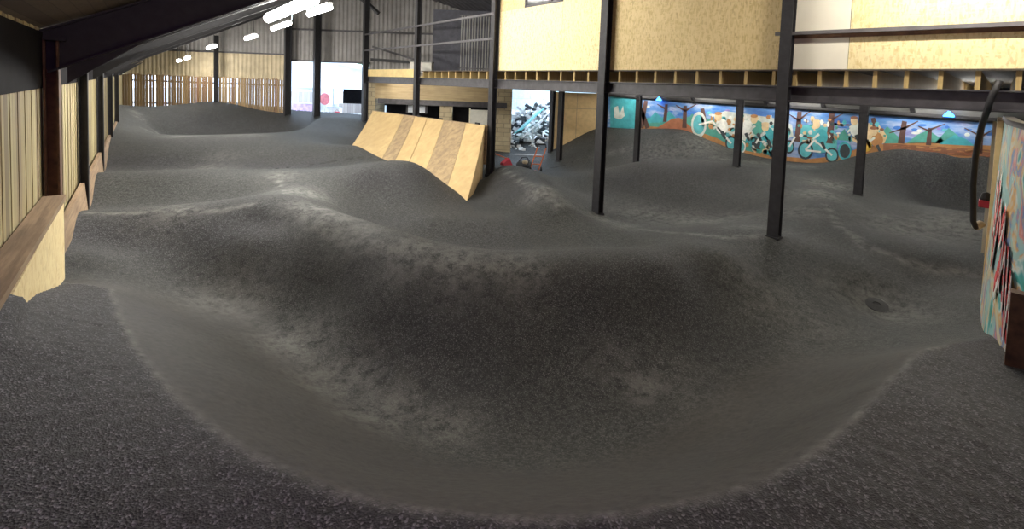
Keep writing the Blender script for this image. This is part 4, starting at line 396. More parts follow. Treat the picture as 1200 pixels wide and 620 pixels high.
('ground_streak','p_red',4,[(0.18,1.58),(0.18,1.61),(0.00,1.60),(0.00,1.58)]),
('ground_streak','p_ochre',4,[(1.95,1.45),(1.95,1.48),(1.74,1.53),(1.74,1.51)]),
('ground_streak','p_red',4,[(1.95,1.55),(1.96,1.58),(1.79,1.62),(1.79,1.60)]),
('ground_streak','p_brown',4,[(1.96,1.57),(1.96,1.60),(1.82,1.62),(1.82,1.60)]),
('ground_streak','p_red',4,[(1.25,1.44),(1.25,1.48),(1.13,1.49),(1.13,1.47)]),
('ground_streak','p_brown',4,[(0.87,1.47),(0.87,1.51),(0.74,1.49),(0.74,1.47)]),
('ground_streak','p_red',4,[(0.65,1.55),(0.65,1.58),(0.50,1.59),(0.50,1.57)]),
('ground_streak','p_brown',4,[(1.94,1.45),(1.93,1.49),(1.84,1.47),(1.84,1.45)]),
('ground_streak','p_brown',4,[(1.66,1.46),(1.66,1.50),(1.53,1.48),(1.53,1.46)]),
('cloud_dab','p_blue',1,[(0.14,2.14),(0.16,2.12),(0.20,2.10),(0.24,2.10),(0.27,2.12),(0.27,2.15),(0.24,2.17),(0.20,2.18),(0.16,2.17)]),
('cloud_dab','p_pale',1,[(10.52,2.26),(10.54,2.22),(10.61,2.20),(10.68,2.20),(10.73,2.23),(10.73,2.26),(10.68,2.29),(10.61,2.31),(10.55,2.29)]),
('cloud_dab','p_violet',1,[(0.36,2.04),(0.37,2.02),(0.41,2.01),(0.45,2.00),(0.47,2.02),(0.48,2.03),(0.45,2.05),(0.41,2.06),(0.37,2.06)]),
('cloud_dab','p_pale',1,[(1.57,2.03),(1.59,2.00),(1.65,1.98),(1.71,1.98),(1.76,1.99),(1.76,2.02),(1.72,2.04),(1.65,2.05),(1.60,2.05)]),
('cloud_dab','p_blue',1,[(1.44,2.27),(1.47,2.24),(1.53,2.22),(1.60,2.22),(1.65,2.24),(1.65,2.27),(1.60,2.29),(1.53,2.30),(1.47,2.30)]),
('cloud_dab','p_blue',1,[(3.37,2.10),(3.39,2.07),(3.44,2.06),(3.49,2.06),(3.53,2.07),(3.53,2.10),(3.50,2.12),(3.44,2.13),(3.39,2.12)]),
('cloud_dab','p_blue',1,[(3.32,2.03),(3.34,2.00),(3.41,1.99),(3.50,1.98),(3.55,1.99),(3.55,2.02),(3.50,2.04),(3.42,2.06),(3.35,2.05)]),
('cloud_dab','p_pale',1,[(2.50,2.04),(2.52,2.01),(2.57,1.99),(2.62,1.99),(2.66,2.01),(2.66,2.04),(2.63,2.07),(2.57,2.08),(2.52,2.07)]),
('cloud_dab','p_pale',1,[(3.05,2.25),(3.07,2.22),(3.12,2.20),(3.18,2.20),(3.22,2.22),(3.22,2.25),(3.18,2.28),(3.12,2.29),(3.07,2.28)]),
('cloud_dab','p_pale',1,[(1.52,2.10),(1.53,2.07),(1.57,2.05),(1.62,2.05),(1.65,2.07),(1.65,2.11),(1.62,2.13),(1.58,2.14),(1.54,2.13)]),
('cloud_dab','p_blue',1,[(8.31,2.12),(8.36,2.07),(8.48,2.03),(8.63,2.03),(8.73,2.06),(8.73,2.11),(8.64,2.16),(8.49,2.18),(8.37,2.16)]),
('cloud_dab','p_blue',1,[(2.00,2.14),(2.02,2.10),(2.07,2.07),(2.14,2.08),(2.18,2.10),(2.18,2.14),(2.14,2.18),(2.08,2.19),(2.02,2.18)]),
('cloud_dab','p_blue',1,[(9.39,2.12),(9.41,2.08),(9.49,2.06),(9.58,2.06),(9.64,2.08),(9.64,2.11),(9.58,2.14),(9.49,2.15),(9.42,2.14)]),
('cloud_dab','p_teal2',1,[(5.91,2.15),(5.92,2.10),(5.96,2.08),(6.00,2.08),(6.03,2.11),(6.03,2.16),(6.01,2.19),(5.96,2.21),(5.92,2.19)]),
('cloud_dab','p_pale',1,[(4.62,2.16),(4.64,2.14),(4.67,2.13),(4.71,2.13),(4.74,2.14),(4.74,2.16),(4.71,2.18),(4.67,2.19),(4.64,2.18)]),
('cloud_dab','p_blue',1,[(5.55,2.11),(5.57,2.07),(5.64,2.05),(5.73,2.05),(5.78,2.07),(5.78,2.10),(5.73,2.13),(5.65,2.14),(5.58,2.13)]),
('cloud_dab','p_teal2',1,[(7.73,2.18),(7.75,2.14),(7.81,2.11),(7.88,2.11),(7.92,2.14),(7.92,2.18),(7.88,2.22),(7.82,2.23),(7.76,2.21)]),
('cloud_dab','p_violet',1,[(7.03,2.31),(7.05,2.26),(7.10,2.24),(7.17,2.24),(7.22,2.27),(7.22,2.32),(7.18,2.35),(7.11,2.37),(7.05,2.35)]),
('cloud_dab','p_pale',1,[(3.35,2.10),(3.37,2.06),(3.44,2.03),(3.51,2.03),(3.56,2.06),(3.57,2.10),(3.52,2.14),(3.44,2.16),(3.38,2.14)]),
('cloud_dab','p_pale',1,[(4.44,2.16),(4.45,2.12),(4.48,2.10),(4.51,2.11),(4.54,2.13),(4.54,2.16),(4.52,2.19),(4.48,2.20),(4.45,2.19)]),
('cloud_dab','p_violet',1,[(6.08,2.14),(6.09,2.11),(6.13,2.09),(6.17,2.09),(6.19,2.12),(6.20,2.15),(6.17,2.18),(6.13,2.19),(6.10,2.17)]),
('cloud_dab','p_blue',1,[(0.53,2.24),(0.55,2.21),(0.60,2.20),(0.65,2.20),(0.69,2.21),(0.69,2.23),(0.66,2.25),(0.60,2.26),(0.55,2.25)]),
('cloud_dab','p_violet',1,[(9.60,2.09),(9.62,2.06),(9.68,2.04),(9.74,2.04),(9.78,2.06),(9.78,2.09),(9.74,2.11),(9.68,2.12),(9.62,2.11)]),
('cloud_dab','p_violet',1,[(1.14,2.20),(1.15,2.18),(1.18,2.16),(1.21,2.16),(1.23,2.18),(1.23,2.21),(1.21,2.23),(1.18,2.23),(1.15,2.22)]),
('cloud_dab','p_blue',1,[(0.34,2.17),(0.35,2.14),(0.39,2.13),(0.43,2.13),(0.46,2.14),(0.46,2.16),(0.44,2.18),(0.39,2.19),(0.35,2.19)]),
('cloud_dab','p_pale',1,[(10.83,2.07),(10.86,2.02),(10.93,1.99),(11.01,1.99),(11.07,2.03),(11.07,2.08),(11.02,2.12),(10.94,2.13),(10.86,2.11)]),
('cloud_dab','p_blue',1,[(3.53,2.11),(3.55,2.07),(3.60,2.05),(3.67,2.05),(3.72,2.07),(3.72,2.11),(3.68,2.14),(3.61,2.16),(3.55,2.14)]),
('cloud_dab','p_blue',1,[(3.58,2.11),(3.60,2.07),(3.67,2.04),(3.76,2.04),(3.82,2.07),(3.82,2.11),(3.77,2.15),(3.68,2.17),(3.61,2.15)]),
('cloud_dab','p_teal2',1,[(3.69,2.21),(3.71,2.18),(3.74,2.15),(3.78,2.16),(3.80,2.18),(3.81,2.23),(3.78,2.26),(3.74,2.27),(3.71,2.25)]),
('cloud_dab','p_blue',1,[(0.97,2.26),(0.98,2.23),(1.01,2.22),(1.05,2.22),(1.07,2.24),(1.07,2.26),(1.05,2.29),(1.02,2.30),(0.99,2.28)]),
('cloud_dab','p_blue',1,[(7.42,2.35),(7.45,2.32),(7.55,2.30),(7.65,2.30),(7.73,2.31),(7.73,2.34),(7.66,2.36),(7.55,2.38),(7.45,2.37)]),
('cloud_dab','p_blue',1,[(8.61,2.19),(8.65,2.15),(8.77,2.11),(8.90,2.11),(8.99,2.14),(9.00,2.19),(8.91,2.23),(8.78,2.25),(8.66,2.23)]),
('cloud_dab','p_violet',1,[(3.50,2.04),(3.53,2.00),(3.61,1.97),(3.71,1.97),(3.77,1.99),(3.77,2.04),(3.71,2.08),(3.62,2.09),(3.54,2.08)]),
('cloud_dab','p_teal2',1,[(1.01,2.18),(1.02,2.15),(1.05,2.14),(1.09,2.14),(1.12,2.15),(1.12,2.18),(1.10,2.20),(1.06,2.20),(1.02,2.20)]),
('cloud_dab','p_blue',1,[(6.57,2.37),(6.60,2.33),(6.67,2.30),(6.76,2.31),(6.82,2.33),(6.82,2.37),(6.76,2.41),(6.68,2.42),(6.60,2.41)]),
('cloud_dab','p_blue',1,[(1.63,2.13),(1.65,2.10),(1.69,2.08),(1.74,2.08),(1.77,2.10),(1.77,2.13),(1.74,2.15),(1.70,2.16),(1.65,2.15)]),
('cloud_dab','p_pale',1,[(7.65,2.10),(7.67,2.07),(7.73,2.04),(7.79,2.05),(7.83,2.07),(7.84,2.10),(7.80,2.13),(7.73,2.14),(7.67,2.13)]),
('cloud_dab','p_pale',1,[(0.56,2.09),(0.57,2.06),(0.61,2.04),(0.65,2.04),(0.67,2.07),(0.67,2.10),(0.65,2.13),(0.61,2.14),(0.58,2.12)]),
('cloud_dab','p_blue',1,[(6.60,2.24),(6.63,2.20),(6.70,2.17),(6.79,2.17),(6.85,2.20),(6.85,2.25),(6.80,2.29),(6.71,2.30),(6.64,2.29)]),
('cloud_dab','p_blue',1,[(8.82,2.02),(8.87,1.99),(8.98,1.96),(9.12,1.96),(9.21,1.98),(9.21,2.01),(9.12,2.04),(8.99,2.06),(8.87,2.05)]),
]


# ------------------------------------------------------------------ materials
def nt(name):
    m = bpy.data.materials.new(name); m.use_nodes = True
    n = m.node_tree.nodes; l = m.node_tree.links
    return m, n, l, n['Principled BSDF']

def mixrgb(n, l, fac, a, b, mode='MIX'):
    x = n.new('ShaderNodeMix'); x.data_type = 'RGBA'; x.blend_type = mode
    for s, v in ((x.inputs[0], fac), (x.inputs[6], a), (x.inputs[7], b)):
        if hasattr(v, 'is_linked') or isinstance(v, bpy.types.NodeSocket): l.new(v, s)
        elif isinstance(v, (int, float)): s.default_value = v
        else: s.default_value = (*v, 1)
    return x.outputs[2]

def ramp(n, l, src, stops):
    r = n.new('ShaderNodeValToRGB')
    e = r.color_ramp.elements
    while len(e) < len(stops): e.new(0.5)
    for k, (p, c) in enumerate(stops):
        e[k].position = p; e[k].color = (*c, 1) if not isinstance(c, (int, float)) else (c, c, c, 1)
    l.new(src, r.inputs[0])
    return r.outputs[0]

def coords(n, l, scale=(1, 1, 1), rot=(0, 0, 0)):
    t = n.new('ShaderNodeTexCoord'); mp = n.new('ShaderNodeMapping')
    mp.inputs['Scale'].default_value = scale; mp.inputs['Rotation'].default_value = rot
    l.new(t.outputs['Object'], mp.inputs[0])
    return mp.outputs[0]

def noise(n, l, vec, scale, detail=4, rough=0.6):
    x = n.new('ShaderNodeTexNoise'); x.inputs['Scale'].default_value = scale
    x.inputs['Detail'].default_value = detail; x.inputs['Roughness'].default_value = rough
    if vec is not None: l.new(vec, x.inputs['Vector'])
    return x.outputs['Fac']

def bump(n, l, h, bsdf, strength=0.3, dist=0.02):
    b = n.new('ShaderNodeBump'); b.inputs['Strength'].default_value = strength; b.inputs['Distance'].default_value = dist
    l.new(h, b.inputs['Height']); l.new(b.outputs[0], bsdf.inputs['Normal'])

def plain(name, col, rough=0.6, metal=0.0, var=0.25, scale=6.0):
    m, n, l, b = nt(name)
    v = noise(n, l, coords(n, l), scale)
    a = tuple(c * (1 - var) for c in col); c2 = tuple(min(1, c * (1 + var)) for c in col)
    l.new(ramp(n, l, v, [(0.3, a), (0.7, c2)]), b.inputs['Base Color'])
    b.inputs['Roughness'].default_value = rough; b.inputs['Metallic'].default_value = metal
    return m

def wood(name, base, dark, rot=(0, 0, 0), grain=(30, 30, 1.5), rough=0.7):
    m, n, l, b = nt(name)
    v = noise(n, l, coords(n, l, grain, rot), 1.0, 5, 0.65)
    v2 = noise(n, l, coords(n, l), 1.6, 3)
    c = ramp(n, l, v, [(0.3, dark), (0.62, base)])
    c = mixrgb(n, l, ramp(n, l, v2, [(0.35, 0.0), (0.75, 0.6)]), c, dark)
    l.new(c, b.inputs['Base Color']); b.inputs['Roughness'].default_value = rough
    bump(n, l, v, b, 0.25, 0.01)
    return m

def chipboard(name, base, light, dark):
    m, n, l, b = nt(name)
    cols = []
    for rot, sc in (((0.4, 0, 0), (14, 44, 12)), ((-0.6, 0, 0), (14, 14, 42)), ((1.3, 0.2, 0), (14, 48, 15))):
        vo = n.new('ShaderNodeTexVoronoi'); vo.inputs['Scale'].default_value = 1.0
        l.new(coords(n, l, sc, rot), vo.inputs['Vector'])
        s = n.new('ShaderNodeSeparateColor'); l.new(vo.outputs['Color'], s.inputs[0])
        cols.append(s.outputs[0])
    c = ramp(n, l, cols[0], [(0.0, base), (0.75, light), (1.0, light)])
    c = mixrgb(n, l, ramp(n, l, cols[1], [(0.5, 0.0), (0.9, 0.8)]), c, light)
    c = mixrgb(n, l, ramp(n, l, cols[2], [(0.82, 0.0), (0.98, 0.38)]), c, dark)
    c = mixrgb(n, l, ramp(n, l, noise(n, l, coords(n, l), 1.2, 3), [(0.4, 0.0), (0.8, 0.3)]), c, base)
    l.new(c, b.inputs['Base Color']); b.inputs['Roughness'].default_value = 0.65
    bump(n, l, cols[1], b, 0.12, 0.004)
    return m

def glow(name, col, s):
    m = bpy.data.materials.new(name); m.use_nodes = True
    n = m.node_tree.nodes; l = m.node_tree.links; n.clear()
    o = n.new('ShaderNodeOutputMaterial'); e = n.new('ShaderNodeEmission')
    e.inputs[0].default_value = (*col, 1); e.inputs[1].default_value = s
    l.new(e.outputs[0], o.inputs[0])
    return m

def tarmac():
    m, n, l, b = nt('tarmac')
    at = n.new('ShaderNodeAttribute'); at.attribute_name = 'zone'
    s = n.new('ShaderNodeSeparateColor'); l.new(at.outputs['Color'], s.inputs[0])
    smooth, dust, coarse_shade = s.outputs[0], s.outputs[1], s.outputs[2]
    oc = coords(n, l)
    fine = noise(n, l, oc, 120, 3, 0.75)
    mid = noise(n, l, oc, 22, 5, 0.7)
    big = noise(n, l, oc, 1.3, 5, 0.6)
    vo = n.new('ShaderNodeTexVoronoi'); vo.inputs['Scale'].default_value = 120; l.new(oc, vo.inputs['Vector'])
    vs = n.new('ShaderNodeSeparateColor'); l.new(vo.outputs['Color'], vs.inputs[0])
    base = ramp(n, l, mid, [(0.38, (0.0112, 0.012, 0.0112)), (0.52, (0.0318, 0.0338, 0.0308)), (0.64, (0.062, 0.066, 0.059))])
    rough_shade_c = ramp(n, l, mid, [(0.40, (0.0052, 0.0053, 0.0060)), (0.65, (0.0272, 0.0275, 0.0305))])
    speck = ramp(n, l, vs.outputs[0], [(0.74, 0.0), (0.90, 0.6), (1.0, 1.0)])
    rough_shade_c = mixrgb(n, l, speck, rough_shade_c, (0.14, 0.133, 0.146))
    smooth_c = ramp(n, l, mid, [(0.36, (0.026, 0.0245, 0.0215)), (0.65, (0.056, 0.0525, 0.046))])
    base = mixrgb(n, l, mixrgb(n, l, 1.0, speck, (0.6, 0.6, 0.6), 'MULTIPLY'), base, (0.17, 0.17, 0.16))
    c = mixrgb(n, l, coarse_shade, base, rough_shade_c)  # rough deck colour, reused as painted shade on the slopes
    c = mixrgb(n, l, smooth, c, smooth_c)
    dn = ramp(n, l, noise(n, l, oc, 7, 6, 0.75), [(0.38, 0.0), (0.58, 1.0)])
    dm = n.new('ShaderNodeMath'); dm.operation = 'MULTIPLY'; l.new(dust, dm.inputs[0]); l.new(dn, dm.inputs[1])
    c = mixrgb(n, l, dm.outputs[0], c, (0.25, 0.246, 0.225))
    c = mixrgb(n, l, ramp(n, l, big, [(0.35, 0.0), (0.7, 0.35)]), c, (0.022, 0.021, 0.021))
    l.new(c, b.inputs['Base Color'])
    b.inputs['Roughness'].default_value = 0.68
    b.inputs['Specular IOR Level'].default_value = 0.3
    # aggregate relief: stronger off the smooth berm face
    h = n.new('ShaderNodeMath'); h.operation = 'ADD'; l.new(fine, h.inputs[0]); l.new(vo.outputs['Distance'], h.inputs[1])
    bp = n.new('ShaderNodeBump'); bp.inputs['Distance'].default_value = 0.02
    st = n.new('ShaderNodeMapRange'); l.new(smooth, st.inputs[0])
    st.inputs[3].default_value = 0.42; st.inputs[4].default_value = 0.15
    l.new(st.outputs[0], bp.inputs['Strength']); l.new(h.outputs[0], bp.inputs['Height'])
    l.new(bp.outputs[0], b.inputs['Normal'])
    return m

def board_wall(name, cols, axis='Y', width=0.14, dark=(0.02, 0.018, 0.015)):
    """vertical boards whose colour changes from board to board"""
    m, n, l, b = nt(name)
    t = n.new('ShaderNodeTexCoord'); s = n.new('ShaderNodeSeparateXYZ'); l.new(t.outputs['Object'], s.inputs[0])
    d = n.new('ShaderNodeMath'); d.operation = 'DIVIDE'; d.inputs[1].default_value = width; l.new(s.outputs[axis], d.inputs[0])
    fl = n.new('ShaderNodeMath'); fl.operation = 'FLOOR'; l.new(d.outputs[0], fl.inputs[0])
    fr = n.new('ShaderNodeMath'); fr.operation = 'FRACT'; l.new(d.outputs[0], fr.inputs[0])
    wnz = n.new('ShaderNodeTexWhiteNoise'); wnz.noise_dimensions = '1D'; l.new(fl.outputs[0], wnz.inputs['W'])
    c = ramp(n, l, wnz.outputs['Value'], [(k / max(1, len(cols) - 1), cc) for k, cc in enumerate(cols)])
    g = noise(n, l, coords(n, l, (25, 25, 1.2)), 1.0, 5, 0.7)
    c = mixrgb(n, l, ramp(n, l, g, [(0.4, 0.0), (0.75, 0.55)]), c, tuple(x * 0.45 for x in cols[0]))
    gap = ramp(n, l, fr.outputs[0], [(0.0, 1.0), (0.07, 0.0), (1.0, 0.0)])
    c = mixrgb(n, l, gap, c, dark)
    l.new(c, b.inputs['Base Color']); b.inputs['Roughness'].default_value = 0.75
    return m

def graffiti():
    m, n, l, b = nt('graffiti_paint')
    v = coords(n, l, (1.1, 1.1, 1.4))
    no = n.new('ShaderNodeTexNoise'); no.inputs['Scale'].default_value = 1.5; no.inputs['Detail'].default_value = 4
    no.inputs['Distortion'].default_value = 1.6; l.new(v, no.inputs['Vector'])
    s = n.new('ShaderNodeSeparateColor'); l.new(no.outputs['Color'], s.inputs[0])
    c = ramp(n, l, s.outputs[0], [(0.30, (0.03, 0.22, 0.13)), (0.40, (0.06, 0.36, 0.36)), (0.46, (0.55, 0.66, 0.62)), (0.52, (0.66, 0.36, 0.08)), (0.58, (0.10, 0.26, 0.50)), (0.66, (0.62, 0.20, 0.16)), (0.78, (0.70, 0.66, 0.55))])
    c = mixrgb(n, l, ramp(n, l, s.outputs[1], [(0.52, 0.0), (0.56, 0.9)]), c, (0.30, 0.52, 0.50))
    c = mixrgb(n, l, ramp(n, l, s.outputs[2], [(0.56, 0.0), (0.60, 0.9)]), c, (0.62, 0.55, 0.30))
    l.new(c, b.inputs['Base Color']); b.inputs['Roughness'].default_value = 0.6
    return m

def blocks(name, c1, c2, mortar, scale=1.0, bw=0.45, bh=0.22):
    m, n, l, b = nt(name)
    t = n.new('ShaderNodeTexCoord')
    mp = n.new('ShaderNodeMapping'); mp.inputs['Rotation'].default_value = (math.radians(90), 0, 0)
    l.new(t.outputs['Object'], mp.inputs[0])
    br = n.new('ShaderNodeTexBrick')
    br.inputs['Color1'].default_value = (*c1, 1); br.inputs['Color2'].default_value = (*c2, 1); br.inputs['Mortar'].default_value = (*mortar, 1)
    br.inputs['Scale'].default_value = scale; br.inputs['Brick Width'].default_value = bw; br.inputs['Row Height'].default_value = bh
    br.inputs['Mortar Size'].default_value = 0.014
    l.new(mp.outputs[0], br.inputs['Vector'])
    c = mixrgb(n, l, ramp(n, l, noise(n, l, coords(n, l), 5, 5), [(0.4, 0.0), (0.8, 0.5)]), br.outputs[0], tuple(x * 0.5 for x in c1))
    l.new(c, b.inputs['Base Color']); b.inputs['Roughness'].default_value = 0.85
    return m

M = {
 'tarmac': tarmac(),
 'steel': plain('black_steel', (0.017, 0.016, 0.018), 0.6, 0.0, 0.4, 9),
 'steel_grey': plain('dark_grey_steel', (0.060, 0.056, 0.060), 0.5, 0.0, 0.3, 6),
 'rail_grey': plain('worn_grey_steel', (0.13, 0.12, 0.12), 0.5, 0, 0.2, 5),
 'rail_rust': plain('light_rust', (0.17, 0.085, 0.04), 0.7, 0, 0.35, 8),
 'rust': plain('rusty_brown_steel', (0.10, 0.045, 0.022), 0.7, 0.0, 0.5, 12),
 'osb': chipboard('chipboard', (0.56, 0.41, 0.17), (0.72, 0.56, 0.28), (0.34, 0.21, 0.08)),
 'osb_pale': chipboard('pale_chipboard', (0.72, 0.55, 0.25), (0.88, 0.74, 0.42), (0.46, 0.31, 0.12)),
 'white_board': plain('off_white_board', (0.82, 0.76, 0.62), 0.6, 0, 0.03, 3),
 'joist': wood('sawn_pine', (0.50, 0.36, 0.14), (0.30, 0.20, 0.08)),
 'fascia': plain('yellow_timber', (0.72, 0.55, 0.24), 0.7, 0, 0.12, 4),
 'ply': wood('plywood', (0.54, 0.39, 0.18), (0.42, 0.29, 0.125), (0, 0, 0), (5, 5, 2.0)),
 'ply_stained': wood('stained_plywood', (0.42, 0.30, 0.15), (0.20, 0.14, 0.08), (0, 0, 0), (7, 7, 1.2)),
 'ply_edge': plain('plywood_side', (0.60, 0.42, 0.20), 0.65, 0, 0.12, 5),
 'plank': wood('weathered_plank', (0.36, 0.25, 0.15), (0.14, 0.09, 0.05), (0, 0, 0), (20, 1.2, 20)),
 'cladding': board_wall('larch_boards', [(0.30, 0.24, 0.12), (0.42, 0.35, 0.17), (0.17, 0.13, 0.07), (0.52, 0.45, 0.23), (0.24, 0.19, 0.10), (0.36, 0.27, 0.16)]),
 'slat': board_wall('fence_slats', [(0.27, 0.17, 0.08), (0.36, 0.25, 0.12), (0.20, 0.13, 0.07), (0.30, 0.16, 0.08)], 'X', 0.14),
 'sheet': plain('grey_cladding', (0.27, 0.255, 0.24), 0.55, 0.0, 0.18, 2.0),
 'sheet_tan': plain('tan_cladding', (0.46, 0.38, 0.24), 0.6, 0.0, 0.18, 2.0),
 'roof': plain('dark_roof_sheet', (0.075, 0.07, 0.075), 0.6, 0.0, 0.3, 2.0),
 'roof_brown': board_wall('brown_roof_boards', [(0.10, 0.07, 0.05), (0.14, 0.10, 0.07), (0.08, 0.055, 0.04)], 'X', 0.09),
 'grey_panel': plain('grey_wall_panel', (0.27, 0.27, 0.25), 0.7, 0.0, 0.15, 1.5),
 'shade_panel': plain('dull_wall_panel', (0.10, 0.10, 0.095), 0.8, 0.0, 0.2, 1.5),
 'shade_boards': wood('shaded_floor_boards', (0.10, 0.075, 0.05), (0.05, 0.035, 0.025)),  # floor boards coloured dark to stand in for shade between the joists
 'blockwork': blocks('blockwork', (0.46, 0.38, 0.24), (0.38, 0.31, 0.19), (0.22, 0.18, 0.12)),
 'concrete': plain('pale_concrete', (0.52, 0.45, 0.31), 0.8, 0.0, 0.2, 3.0),
 'lintel': wood('old_lintel', (0.46, 0.35, 0.19), (0.30, 0.22, 0.12), (0, 0, 0), (1.2, 1.2, 14)),
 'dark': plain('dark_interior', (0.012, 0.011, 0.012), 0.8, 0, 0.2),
 'door_white': plain('white_door_paint', (0.62, 0.60, 0.52), 0.5, 0, 0.08),
 'cream': plain('cream_paint', (0.74, 0.68, 0.50), 0.6, 0, 0.1, 5),
 'hut_wall': plain('white_render', (0.72, 0.76, 0.80), 0.8, 0.0, 0.12, 1.2),
 'hut_roof': plain('pale_roof_sheet', (0.60, 0.66, 0.72), 0.6, 0.0, 0.1, 2),
 'yard': plain('yard_concrete', (0.50, 0.50, 0.50), 0.85, 0.0, 0.2, 1.5),
 'grey_fence': board_wall('grey_fence_boards', [(0.42, 0.38, 0.34), (0.52, 0.47, 0.42), (0.36, 0.32, 0.30)], 'X', 0.16),
 'pink': plain('pink_paint', (0.75, 0.22, 0.25), 0.6, 0, 0.2, 4),
 'lilac': plain('lilac_paint', (0.55, 0.38, 0.58), 0.6, 0, 0.3, 4),
 'foliage': plain('foliage', (0.10, 0.19, 0.07), 0.8, 0, 0.5, 6),
 'rubble_white': plain('rubble_white', (0.75, 0.75, 0.74), 0.8, 0, 0.15),
 'rubble_dark': plain('rubble_dark', (0.04, 0.045, 0.05), 0.8, 0, 0.3),
 'rubble_grey': plain('rubble_grey', (0.33, 0.35, 0.36), 0.8, 0, 0.3),
 'teal_sheet': plain('teal_tarpaulin', (0.10, 0.55, 0.58), 0.5, 0, 0.15),
 'hose': plain('black_rubber', (0.022, 0.021, 0.022), 0.55, 0, 0.2),
 'red': plain('red_paint', (0.60, 0.05, 0.08), 0.5, 0, 0.1),
 'orange': plain('orange_paint', (0.75, 0.17, 0.04), 0.5, 0, 0.1),
 'graffiti': graffiti(),
 'tag_red': plain('red_spray_paint', (0.62, 0.07, 0.07), 0.6, 0, 0.2),
 'tag_white': plain('white_spray_paint', (0.78, 0.76, 0.70), 0.6, 0, 0.1),
 'lamp': glow('lit_tube', (1.0, 0.97, 0.92), HALL_LAMP),
 'fill_mezz': glow('added_mezzanine_fill', (1.0, 0.97, 0.91), MEZZ_FILL),
 'fill_wall': glow('added_wall_fill', (1.0, 0.95, 0.86), WALL_FILL),
 'fill_bay': glow('added_bay_fill', (1.0, 0.96, 0.89), BAY_FILL),
 'housing': plain('lamp_housing', (0.55, 0.54, 0.52), 0.5, 0, 0.05),
 'blue_lamp': glow('blue_lamp_glass', (0.05, 0.28, 1.0), 9.0),
 'purple_lamp': glow('purple_lamp_glass', (0.72, 0.2, 1.0), 330.0),
 'worn_rim': plain('worn_iron_rim', (0.13, 0.13, 0.12), 0.7, 0, 0.6, 12),
 'iron': plain('cast_iron', (0.03, 0.03, 0.03), 0.5, 0.3, 0.3, 20),
 'glass_dark': plain('dark_window_glass', (0.02, 0.022, 0.026), 0.15, 0, 0.1),
 'sky_paint': None,
}
def paint(name, col): M[name] = plain(name, col, 0.6, 0, 0.22, 3.5)
for nm, cc in (('p_teal', (0.05, 0.34, 0.38)), ('p_teal2', (0.10, 0.42, 0.45)), ('p_green', (0.07, 0.30, 0.24)), ('p_pale', (0.58, 0.62, 0.56)), ('p_white', (0.74, 0.74, 0.68)),
               ('p_red', (0.36, 0.13, 0.06)), ('p_ochre', (0.42, 0.20, 0.07)), ('p_brown', (0.24, 0.10, 0.05)), ('p_trunk', (0.085, 0.04, 0.032)),
               ('p_dark', (0.03, 0.04, 0.045)), ('p_cream', (0.66, 0.50, 0.28)), ('p_yellow', (0.72, 0.46, 0.06)), ('p_blue', (0.04, 0.16, 0.50)), ('p_violet', (0.22, 0.16, 0.42))):
    paint(nm, cc)
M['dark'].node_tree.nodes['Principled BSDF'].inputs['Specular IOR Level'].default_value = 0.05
m_, n_, l_, b_ = nt('mural_sky')
l_.new(ramp(n_, l_, noise(n_, l_, coords(n_, l_, (1, 0.8, 2.2)), 1.1, 4), [(0.3, (0.03, 0.10, 0.36)), (0.48, (0.09, 0.24, 0.52)), (0.60, (0.34, 0.42, 0.60)), (0.7, (0.17, 0.15, 0.40))]), b_.inputs['Base Color'])
M['sky_paint'] = m_

